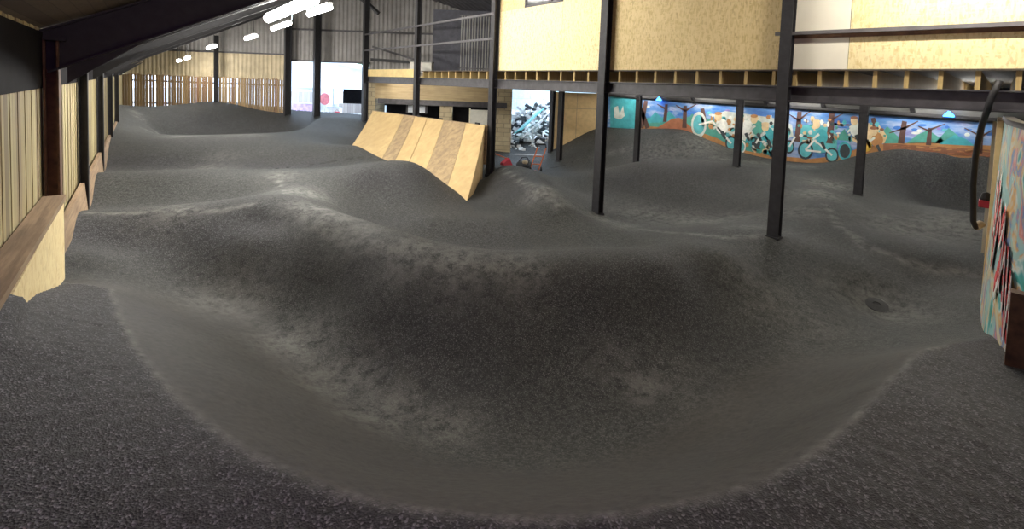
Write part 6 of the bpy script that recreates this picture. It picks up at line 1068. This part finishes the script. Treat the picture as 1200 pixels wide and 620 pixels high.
# ------------------------------------------------------------------ far doorway, fence, outside
column(*E(-11.6, 0, 22.0)[:2], 5.9, 0.3, 'black post at the left side of the far doorway', 'posts of the far doorway', 0.9, name='door_post')
column(*E(-10.05, 0, 21.9)[:2], 6.6, 0.3, 'black post standing in the middle of the far doorway', 'posts of the far doorway', 0.7, name='door_post')
column(*E(-15.35, 0, 22.1)[:2], 5.0, 0.2, 'thin black post between the two slatted fence panels', 'posts of the far doorway', 1.0, name='fence_post')
mbp = []
a0, a1 = Vector(E(-8.9, 7.35, 21.9)), Vector(E(-6.95, 6.4, 21.9))
pts = [a0.lerp(a1, k / 10) + Vector((0, 0, 0.25 * math.sin(math.pi * k / 10))) for k in range(11)]
o = MB().tube(pts, 0.11, 6).build('curved_brace', 'steel'); tag(o, 'curved black roof brace above the far doorway', 'brace')
def fence(s0, s1, lab, D=22.15):
    t = thing('slatted_fence', lab, 'fence', E((s0 + s1) / 2, 1.0, D), 'slatted fence panels')
    mb = MB(); s = s0; k = 0
    rr = random.Random(int(s0 * 10))
    while s < s1 - 0.1:
        zt = 2.86 + rr.uniform(-0.03, 0.03)
        slab(mb, s, s + 0.125, 1.05, zt, D + rr.uniform(0, 0.015), 0.025); s += 0.147 + (0.05 if rr.random() < 0.1 else 0)
    mb.build('slat_panel', 'slat', t)
    for z in (1.4, 2.55):
        MB().beam(E(s0, z, D + 0.06), E(s1, z, D + 0.06), 0.04, 0.09).build('fence_rail', 'steel_grey', t)
fence(-20.3, -15.45, 'left panel of the slatted wooden fence at the far end, daylight between its slats')
fence(-15.25, -11.8, 'right panel of the slatted wooden fence, next to the far doorway')
# outside: white hut, board fence, sign, bins
t = thing('white_hut', 'white hut with a sloping roof seen through the far doorway', 'hut', E(-16, 0.42, 34))
mb = MB(); D = 34
mb.prism([E(-22, 2.2, D), E(-22, 4.9, D), E(-15.6, 4.5, D), E(-8.0, 3.0, D), E(-8.0, 2.2, D)], tuple((FH * 5).tolist()) + (0,)); mb.build('hut_wall', 'hut_wall', t)
mb = MB(); mb.hexa([E(-15.9, 4.55, D - .3), E(-7.6, 2.95, D - .3), E(-7.6, 2.95, D + 5), E(-15.9, 4.55, D + 5), E(-15.9, 4.75, D - .3), E(-7.6, 3.15, D - .3), E(-7.6, 3.15, D + 5), E(-15.9, 4.75, D + 5)]); mb.build('hut_roof', 'hut_roof', t)
mb = MB(); slab(mb, -22, -15.0, 0.42, 2.2, D + 0.2, 0.2); slab(mb, -15.0, -14.3, 0.42, 2.3, D - 0.05, 0.3); slab(mb, -14.3, -8.0, 0.42, 1.0, D + 0.2, 0.2); slab(mb, -8.4, -8.0, 0.42, 2.3, D, .3); mb.build('lower_wall', 'hut_wall', t)
mb = MB(); slab(mb, -14.3, -8.4, 0.9, 2.25, D + 2.0, 0.2); mb.build('dark_recess', 'dark', t)
t = tag(slab(MB(), -17.8, -15.3, 0.42, 1.9, 33.3, 0.06).build('board_fence', 'grey_fence'), 'grey board fence outside the far doorway, left of its middle post', 'fence')
t = tag(slab(MB(), -13.2, -11.0, 0.42, 1.15, 32.5, 0.06).build('board_fence', 'grey_fence'), 'low grey board fence outside, under the dark opening of the hut', 'fence')
t = thing('lilac_barrier', 'low lilac and pink barrier outside the far doorway', 'barrier', E(-16, 0.42, 31))
slab(MB(), -16.0, -14.0, 0.42, 1.1, 31, 0.08).build('barrier_panel', 'lilac', t)
slab(MB(), -16.0, -14.0, 1.1, 1.18, 30.97, 0.14).build('top_rail', 'door_white', t)
t = thing('round_sign', 'round pink sign on a post outside, beside the middle post of the doorway', 'sign', E(-13.2, 0.42, 30))
c = E(-13.2, 1.55, 30)
mb = MB(); mb.prism([c + Vector((RH[0] * 0.36 * math.cos(a), RH[1] * 0.36 * math.cos(a), 0.42 * math.sin(a))) for a in np.linspace(0, 2 * math.pi, 20, endpoint=False)], tuple((FH * 0.05).tolist()) + (0,)); mb.build('sign_disc', 'pink', t)
MB().tube([E(-13.2, 0.42, 30.1), E(-13.2, 1.7, 30.1)], 0.05).build('sign_post', 'door_white', t)
t = thing('white_bin', 'white bin outside the far doorway with a dark lid', 'bin', E(-12.4, 0.42, 30))
slab(MB(), -12.9, -12.1, 0.42, 0.95, 29.8, 0.6).build('bin_body', 'rubble_white', t)
slab(MB(), -12.95, -12.05, 0.95, 1.0, 29.75, 0.7).build('bin_lid', 'rubble_grey', t)
t = thing('red_bucket', 'small red bucket on the ground outside the doorway', 'bucket', E(-11.9, 0.42, 29))
MB().lathe(E(-11.9, 0.42, 29), [(0.12, 0), (0.17, 0.32), (0.18, 0.32), (0.18, 0.35)], 12).build('bucket_body', 'red', t)
MB().tube([E(-12.07, 0.76, 29), E(-11.9, 0.9, 29), E(-11.73, 0.76, 29)], 0.012, 5).build('handle', 'steel', t)
rr = random.Random(8)
def blob(mb, c, r, n=10, m=7):
    rows = []
    for i in range(1, m):
        th = math.pi * i / m
        rows.append([mb.bm.verts.new((c[0] + r[0] * math.sin(th) * math.cos(2 * math.pi * k / n) * rr.uniform(.85, 1.15), c[1] + r[1] * math.sin(th) * math.sin(2 * math.pi * k / n) * rr.uniform(.85, 1.15), c[2] + r[2] * math.cos(th) * rr.uniform(.9, 1.1))) for k in range(n)])
    for i in range(len(rows) - 1):
        for k in range(n): mb.bm.faces.new((rows[i][k], rows[i][(k + 1) % n], rows[i + 1][(k + 1) % n], rows[i + 1][k]))
    mb.bm.faces.new(rows[0]); mb.bm.faces.new(list(reversed(rows[-1])))
t = thing('leafy_tree', 'green leafy tree behind the roof of the white hut', 'tree', E(-12, 0.42, 46))
mb = MB()
for k in range(26):
    p = E(rr.uniform(-19.5, -10), rr.uniform(3.6, 6.6), rr.uniform(44, 48)); blob(mb, p, (1.3, 1.3, 1.0))
mb.build('crown', 'foliage', t)
MB().tube([E(-14, 0.4, 46), E(-14.2, 4.5, 46)], [0.35, 0.2]).build('trunk', 'plank', t)

# yard opening at the right: pale wall, rubble heap
o = slab(MB(), -4, 12, -0.36, 3.0, 29.5, 0.3).build('wall_yard', blocks('yard_blocks', (0.56, 0.70, 0.68), (0.66, 0.76, 0.74), (0.45, 0.55, 0.55), 1.0, 1.4, 0.7)); struct(o)
t = thing('rubble_heap', 'heap of white, grey and dark broken boards in the yard outside', 'rubble', E(2, -0.36, 25)); t['kind'] = 'stuff'
for nm, mat, n, sd in (('white_rubble', 'rubble_white', 330, 1), ('dark_rubble', 'rubble_dark', 120, 2), ('grey_rubble', 'rubble_grey', 70, 3)):
    r2 = random.Random(sd); mb = MB()
    for k in range(n):
        u = r2.uniform(0, 1); s = r2.uniform(-0.3, 4.6); dd = r2.uniform(21.7, 26.5)
        zt = -0.45 + (dd - 21.6) * 0.50 * (1 - abs(s - 2.2) / 7) + r2.uniform(-0.1, 0.12)
        p = E(s * dd / 22.5 - 0.3, zt, dd)
        a = Vector((r2.uniform(-1, 1), r2.uniform(-1, 1), r2.uniform(-.7, .7))).normalized() * r2.uniform(0.12, 0.42)
        mb.beam(p - a, p + a, r2.uniform(0.06, 0.28), r2.uniform(0.05, 0.2), (0.3, 0.2, 1))
    o = mb.build(nm, mat, t); o['kind'] = 'stuff'
t = tag(MB().beam(E(0.35, 0.55, 22.5), E(1.6, 1.65, 23.9), 0.7, 0.06, (0.3, 0.4, 1)).build('teal_board', 'teal_sheet'), 'teal board lying across the rubble heap outside', 'board')
t = tag(MB().beam(E(0.6, 0.3, 22.2), E(2.0, 1.5, 23.6), 0.1, 0.06, (0.3, 0.4, 1)).build('white_plank', 'rubble_white'), 'long white plank below the teal board on the rubble heap', 'plank')
column(*E(1.98, 0, 20.9)[:2], 2.95, 0.2, 'black post at the right side of the yard opening, beside the plywood infill', 'posts of the yard opening', -0.3, name='door_post')

# ------------------------------------------------------------------ quarter pipe
QA = Vector((7.81, 10.21, 0)); QB = Vector((7.04, 16.65, 0))      # top edge, near end and far end (plan)
FA = Vector((5.73, 8.12, 0)); dirn = (QB - QA)
t = thing('quarter_pipe', 'wooden quarter pipe ramp with plywood riding face standing on the track', 'ramp', (7.0, 10.5, 0.2))
zt, zb = 1.76, 0.17
def qp(u, v):                       # u along the coping 0..1, v 0 top .. 1 foot
    out = (FA - QA)
    hh = v ** 1.08; drop = 1 - (1 - v) ** 1.22
    p = QA + dirn * u + out * hh
    return Vector((p.x, p.y, zt + (zb - zt) * drop))
nrm = Vector((0.0, 0.0, -0.03))
sheets = [(0.0, 0.13, 'ply'), (0.132, 0.30, 'ply_stained'), (0.302, 0.44, 'ply'), (0.444, 0.55, 'ply'), (0.552, 0.66, 'ply_stained'), (0.662, 1.0, 'ply')]
for k, (u0, u1, mt) in enumerate(sheets):
    mb = MB(); N = 14
    a = [[mb.bm.verts.new(qp(u, i / N)) for u in (u0, u1)] for i in range(N + 1)]
    b = [[mb.bm.verts.new(qp(u, i / N) + Vector((0.03, 0.015, -0.03))) for u in (u0, u1)] for i in range(N + 1)]
    for i in range(N):
        mb.bm.faces.new((a[i][0], a[i][1], a[i + 1][1], a[i + 1][0])); mb.bm.faces.new((b[i][1], b[i][0], b[i + 1][0], b[i + 1][1]))
        for c in (0, 1): mb.bm.faces.new((a[i][c], a[i + 1][c], b[i + 1][c], b[i][c]))
    mb.bm.faces.new((a[0][0], a[0][1], b[0][1], b[0][0])); mb.bm.faces.new((a[N][1], a[N][0], b[N][0], b[N][1]))
    mb.build('riding_sheet', mt, t)
sidep = [qp(0.0, i / 14) + Vector((0.03, 0.03, -0.03)) for i in range(15)]
sidep += [Vector((QA.x + 0.06, QA.y + 0.1, -0.1))]
MB().prism(sidep, (0.0, 0.02, 0)).build('side_panel', 'ply_edge', t)
MB().prism([p + dirn * 0.985 for p in sidep], (0.0, 0.02, 0)).build('side_panel', 'ply_edge', t)
MB().beam(QA + Vector((0.1, 0, zt - 0.6)), QB + Vector((0.1, 0, zt - 0.6)), 0.04, 1.2).build('back_panel', 'plank', t)
for k, u in enumerate((0.06, 0.34, 0.53)):
    p = QA + dirn * u + Vector((0.06, 0.0, zt + 0.02))
    mb = MB(); mb.beam(p - Vector((0, 0.1, 0)), p + Vector((0, 0.1, 0)), 0.05, 0.06); mb.build('coping_block', 'steel', t)

# ------------------------------------------------------------------ mural and the wall behind it
t = thing('mural', 'long painted mural of trees, mountains and cartoon cyclists on the wall under the mezzanine', 'mural', (17.47, 6, 1))
MB().prism([(17.474, 12.85, 0.2), (17.474, -2.4, 0.2), (17.474, -2.4, 2.42), (17.474, 12.85, 2.6)], (-0.01, 0, 0)).build('painted_board', 'sky_paint', t)
last = {}; trees = []
for nm, m, lay, pts in MURAL:
    x = 17.463 - 0.004 * lay
    mb = MB()
    if isinstance(pts[0], list):
        o_, i_ = pts
        vo = [mb.bm.verts.new((x, y, z)) for y, z in o_]; vi = [mb.bm.verts.new((x, y, z)) for y, z in i_]
        for k in range(len(vo)):
            q = (k + 1) % len(vo); mb.bm.faces.new((vo[k], vo[q], vi[q], vi[k]))
    else:
        mb.prism([(x, y, z) for y, z in pts], (0.003, 0, 0))
    host = t
    if nm in ('rider_head', 'rider_cap', 'rider_arm', 'rider_leg'): host = last['rider_body']
    elif nm == 'wheel': host = last['wheel_fill']
    elif nm == 'branch': host = min(trees, key=lambda q: abs(q[0] - pts[0][0]) + abs(q[1] - pts[0][1]))[2]
    o = mb.build(nm, m, host); last[nm] = o
    if nm == 'tree': trees.append((pts[0][0], pts[0][1], o)); trees.append((pts[2][0], pts[2][1], o))
o = MB().beam((17.38, -2.6, 2.52), (17.38, 12.7, 2.70), 0.12, 0.1).build('wall_purlin', 'steel'); tag(o, 'dark steel purlin along the top of the mural', 'beam')
for y, lab in ((8.45, 'dark wall bracket above the mural near the painted dirt mound'), (5.7, 'dark wall bracket above the mural, left of the second column from the right'), (3.95, 'dark wall bracket above the painted cyclist with the green cap'), (1.75, 'dark wall bracket above the right end of the mural')):
    mb = MB(); mb.beam((17.42, y, 2.55), (16.9, y + 0.1, 3.3), 0.1, 0.1, (0, 1, 0)); tag(mb.build('wall_bracket', 'steel'), lab, 'bracket', 'wall brackets above the mural')
for y, lab in ((10.0, 'blue lamp glowing above the painted mountains at the left of the mural'), (5.1, 'blue lamp glowing above the middle of the mural'), (1.0, 'blue lamp glowing above the right end of the mural')):
    q = thing('blue_lamp', lab, 'lamp', (17.3, y, 2.62), 'blue lamps above the mural')
    MB().lathe((17.28, y, 2.56), [(0.11, 0), (0.12, 0.02), (0.05, 0.12), (0.02, 0.16)], 12).build('lamp_shade', 'blue_lamp', q)
    MB().beam((17.28, y, 2.72), (17.45, y, 2.78), 0.03, 0.03).build('lamp_arm', 'steel', q)

# ------------------------------------------------------------------ graffiti wall at the right
gp = [(9.6, 0.05), (8.2, 0.04), (6.5, -0.01), (5.8, -0.07), (5.3, -0.13), (4.85, -0.24), (4.2, -0.42), (3.2, -0.72)]
t = thing('graffiti_wall', 'partition at the right edge covered in colourful graffiti', 'partition', (6, -0.1, 0.8))
def lean(x): return -float(np.interp(x, [3.0, 4.8, 5.6, 8.2], [0.0, 0.01, 0.03, 0.06]))     # the partition leans back a little
def strip(name, mat, pts, z0, z1, th, par, off=0.0, tip=True, zl=2.79):
    mb = MB()
    L = (lambda x, z: lean(x) * (z - 0.6) / 2.19) if tip else (lambda x, z: 0.0)
    for (x0, y0), (x1, y1) in zip(pts[:-1], pts[1:]):
        y0 += off; y1 += off
        mb.hexa([(x0, y0 + L(x0, z0), z0), (x1, y1 + L(x1, z0), z0), (x1, y1 - th + L(x1, z0), z0), (x0, y0 - th + L(x0, z0), z0), (x0, y0 + L(x0, z1), z1), (x1, y1 + L(x1, z1), z1), (x1, y1 - th + L(x1, z1), z1), (x0, y0 - th + L(x0, z1), z1)])
    return mb.build(name, mat, par)
strip('painted_panel', 'graffiti', gp[1:], 0.2, 2.79, 0.05, t)
strip('plywood_panel', 'ply_edge', gp[:2], 0.2, 2.79, 0.05, t, 0.0, False)
strip('top_rail', 'steel', gp[1:], 2.79, 2.84, 0.09, t, 0.02)
# spray-paint strokes that follow the wall's line
xs_ = [p[0] for p in gp][::-1]; ys_ = [p[1] for p in gp][::-1]
def gw(x, z): return Vector((x, float(np.interp(x, xs_, ys_)) + 0.006 + lean(x) * (z - 0.6) / 2.19, z))
def stroke(mb, pts, w=0.035):
    for (x0, z0), (x1, z1) in zip(pts[:-1], pts[1:]):
        a, b = gw(x0, z0), gw(x1, z1); d_ = Vector((x1 - x0, 0, z1 - z0)).normalized(); s = Vector((-d_.z, 0, d_.x)) * w
        mb.hexa([a - s, a + s, b + s, b - s] + [q + Vector((0, 0.004, 0)) for q in (a - s, a + s, b + s, b - s)])
letters = [[(7.4, 2.15), (6.9, 1.55), (6.55, 2.2)], [(6.5, 1.35), (6.35, 2.0), (6.15, 1.7), (5.95, 2.0), (5.85, 1.3)],
           [(6.1, 1.25), (5.75, 1.75), (5.6, 1.2)], [(5.6, 1.75), (5.45, 1.05), (5.38, 1.6), (5.28, 0.98)], [(5.25, 1.45), (5.2, 0.9), (5.1, 1.25)]]
mb = MB()
for L in letters:
    stroke(mb, L, 0.16)
mb.build('white_tag', 'tag_white', t)
mb = MB()
for L in letters:
    for (x0, z0), (x1, z1) in zip(L[:-1], L[1:]):
        for k in range(4):
            f0, f1 = k / 4, (k + 0.62) / 4
            stroke(mb, [(x0 + (x1 - x0) * f0, z0 + (z1 - z0) * f0 + 0.03), (x0 + (x1 - x0) * f1, z0 + (z1 - z0) * f1 + 0.03)], 0.085)
for v in mb.bm.verts: v.co.y += 0.004
mb.build('red_tag', 'tag_red', t)
o = MB().beam((4.86, -0.17, 0.8), (4.86, -0.17, 1.62), 0.10, 0.10, (1, 0, 0)).build('short_post', 'rust'); tag(o, 'short rusty brown post in front of the graffiti wall at the right edge', 'post')
o = MB().box((9.72, 0.0, 0.7), (9.86, 0.09, 2.72)).build('cream_post', 'cream'); tag(o, 'cream painted timber post at the far end of the graffiti wall', 'post')
o = MB().box((9.95, -0.5, 0.6), (10.1, 0.06, 2.7)).build('wall_batten', 'blockwork'); tag(o, 'narrow blockwork return behind the cream post', 'partition')
hz = [(8.03, 0.05, 3.28), (8.03, 0.1, 3.1), (8.05, 0.14, 2.86), (8.3, 0.17, 2.7), (8.7, 0.2, 2.45), (9.0, 0.22, 2.2), (9.1, 0.22, 1.8), (9.2, 0.2, 1.45), (9.24, 0.19, 1.25), (9.28, 0.16, 1.16), (9.34, 0.13, 1.2)]
t = thing('black_hose', 'thick black hose hanging from the mezzanine beam beside the cream post', 'hose', (9.1, 0.2, 1.2))
MB().tube(hz, 0.034, 10).build('hose_tube', 'hose', t, True)
MB().tube([(9.28, 0.16, 1.16), (9.38, 0.11, 1.21)], 0.05, 10).build('hose_collar', 'cream', t)
t = thing('red_hose_reel', 'small red and black fitting low on the cream post', 'fitting', (9.6, 0.1, 1.4))
MB().box((9.55, 0.03, 1.42), (9.72, 0.16, 1.53), 0.01).build('red_body', 'red', t)
MB().lathe((9.62, 0.09, 1.53), [(0.06, 0), (0.065, 0.03), (0.045, 0.1), (0.0201, 0.12)], 12).build('black_cap', 'hose', t)

# ------------------------------------------------------------------ small things on the track
x, y = 7.98, 1.02; z = gz(x, y)
t = thing('drain_cover', 'round iron drain cover sunk in the track at the right', 'drain', (x, y, z))
sx = (gz(x + .15, y) - gz(x - .15, y)) / .3; sy = (gz(x, y + .15) - gz(x, y - .15)) / .3
def tilt(o):
    for v in o.data.vertices: v.co.z += sx * (v.co.x - x) + sy * (v.co.y - y)
    return o
tilt(MB().lathe((x, y, z - 0.03), [(0.17, 0), (0.17, 0.045), (0.145, 0.052), (0.13, 0.036)], 24).build('drain_rim', 'worn_rim', t))
tilt(MB().lathe((x, y, z + 0.0), [(0.13, 0), (0.13, 0.022), (0.05, 0.028), (0.045, 0.02)], 20).build('drain_grate', 'iron', t))
x, y = 10.75, 11.0; z = gz(x, y)
t = thing('hand_truck', 'small orange hand truck standing near the yard opening', 'hand truck', (x, y, z))
lean = Vector((0.25, -0.15, 0.95))
for s in (-0.16, 0.16):
    MB().tube([Vector((x + s * 0.75, y - s * 0.65, z + 0.06)), Vector((x + s * 0.75, y - s * 0.65, z + 0.06)) + lean * 0.85], 0.022, 6).build('side_rail', 'orange', t)
for f in (0.25, 0.6):
    c = Vector((x, y, z + 0.06)) + lean * 0.85 * f
    MB().tube([c + Vector((-.12, .104, 0)), c + Vector((.12, -.104, 0))], 0.018, 6).build('cross_bar', 'orange', t)
c = Vector((x, y, z + 0.06)) + lean * 0.85
MB().tube([c + Vector((-.12, .104, 0)), c + Vector((-.1, .09, .12)), c + Vector((.1, -.09, .12)), c + Vector((.12, -.104, 0))], 0.03, 6).build('handle', 'hose', t)
MB().beam((x - .35, y - 0.1, z + 0.03), (x - .05, y, z + 0.03), 0.3, 0.025).build('toe_plate', 'orange', t)
for s in (-0.2, 0.2):
    c = Vector((x + 0.06 + s * 0.75, y - s * 0.65, z + 0.09)); ax = Vector((0.03 * .75, -0.03 * .65, 0))
    MB().tube([c - ax, c + ax], 0.09, 14).build('wheel', 'hose', t)
x, y = 11.35, 12.2; z = gz(x, y)
t = thing('tool_bag', 'dark lumpy tool bag on the ground left of the orange hand truck', 'bag', (x, y, z))
mb = MB(); blob(mb, (x, y, z + 0.13), (0.36, 0.26, 0.17), 12, 8); mb.build('bag_body', 'rubble_dark', t, True)
mb = MB(); blob(mb, (x - 0.1, y - 0.15, z + 0.26), (0.13, 0.12, 0.09), 10, 6); mb.build('bag_flap', 'concrete', t, True)
MB().tube([(x - .2, y + .1, z + .25), (x - .08, y + .04, z + .42), (x + .1, y - .04, z + .42), (x + .2, y - .1, z + .25)], 0.02, 6).build('handle', 'hose', t)
x, y = 10.75, 12.6; z = gz(x, y)
t = thing('red_jack', 'small red trolley jack on the ground beside the quarter pipe column', 'jack', (x, y, z))
MB().hexa([(x - .2, y - .12, z), (x + .25, y - .12, z), (x + .25, y + .12, z), (x - .2, y + .12, z), (x - .2, y - .1, z + .12), (x + .1, y - .1, z + .3), (x + .1, y + .1, z + .3), (x - .2, y + .1, z + .12)], 0.01).build('jack_body', 'red', t)
MB().tube([(x + .1, y, z + .25), (x - .35, y + .25, z + .45)], 0.02, 6).build('handle', 'orange', t)

# ------------------------------------------------------------------ lamps
def strip_light(c, length, lab, group, mat='lamp', rad=0.05, axis=(0, 1, 0), hang=None, n=1):
    c = Vector(c); a = Vector(axis).normalized() * length / 2
    t = thing('strip_light', lab, 'lamp', c, group)
    MB().beam(c - a + Vector((0, 0, 0.075)), c + a + Vector((0, 0, 0.075)), 0.11, 0.05).build('housing', 'housing', t)
    MB().tube([c - a * 0.97, c + a * 0.97], rad, 8).build('tube', mat, t)
    if hang:
        for s in (-0.7, 0.7):
            p = c + a * s + Vector((0, 0, 0.1))
            MB().tube([p, Vector((p.x, p.y, hang(p.x)))], 0.008, 5).build('hanger', 'steel', t)
    return t
rz0 = lambda x: roof_z(x)
HG = 'strip lights in a row under the left roof slope'
strip_light((2.2, 9.45, 4.33), 3.5, 'biggest and brightest strip light at the top, nearest the camera', HG, rad=0.10, hang=rz0)
strip_light((3.0, 10.15, 4.5), 1.5, 'small strip light just right of the big bright one', HG, rad=0.06, hang=rz0)
strip_light((3.0, 13.65, 4.44), 2.0, 'small strip light just below the big bright one, third from the camera', HG, rad=0.06, hang=rz0)
strip_light((2.9, 17.5, 4.35), 1.7, 'strip light halfway down the row, fourth from the camera', HG, rad=0.07, hang=rz0)
strip_light((2.2, 21.8, 4.13), 2.4, 'strip light fifth from the camera, above the slatted fence', HG, rad=0.07, hang=rz0)
strip_light((1.4, 21.8, 3.62), 1.5, 'strip light second from the far end of the row', HG, rad=0.06, hang=rz0)
strip_light((1.35, 26.0, 3.59), 1.5, 'farthest and smallest strip light of the row', HG, rad=0.06, hang=rz0)
for y in (7.4, 10.8, 14.4):  # fill lights out of view, added for the chipboard and the track
    strip_light((5.7, y, 6.2), 1.8, 'unseen strip light added high over the track to light the chipboard wall', 'added fill lights over the track', 'fill_bay', hang=rz0)
for y in (0.2,):  # single added fill light for the right-hand panels
    strip_light((6.9, y, 5.3), 1.8, 'unseen strip light added close to the chipboard wall to brighten it', 'added fill lights along the chipboard wall', 'fill_wall', rad=0.04, hang=rz0)
for x, y in ((13.1, 0.8), (13.1, 4.0), (13.1, 7.2), (13.1, 10.6), (16.7, 1.4), (16.7, 4.6), (16.7, 7.8), (16.7, 11.0), (9.6, 16.6), (8.9, 18.6)):  # added fill lights, kept out of sight by the edge beam
    strip_light((x, y, 3.03), 1.5, 'unseen strip light added under the mezzanine to brighten mural and end wall', 'added fill lights under the mezzanine', 'fill_mezz', rad=0.03)
t = thing('purple_lamp', 'purple lamp hanging under the roof above the start deck, above the picture', 'lamp', (0.5, 1.0, 3.9))
MB().tube([(0.5, 1.0, 3.9), (0.5, 1.0, roof_z(0.5))], 0.01, 5).build('hanger', 'steel', t)
MB().lathe((0.5, 1.0, 3.8), [(0.02, 0), (0.05, 0.03), (0.05, 0.07), (0.02, 0.11)], 10).build('lamp_glass', 'purple_lamp', t)
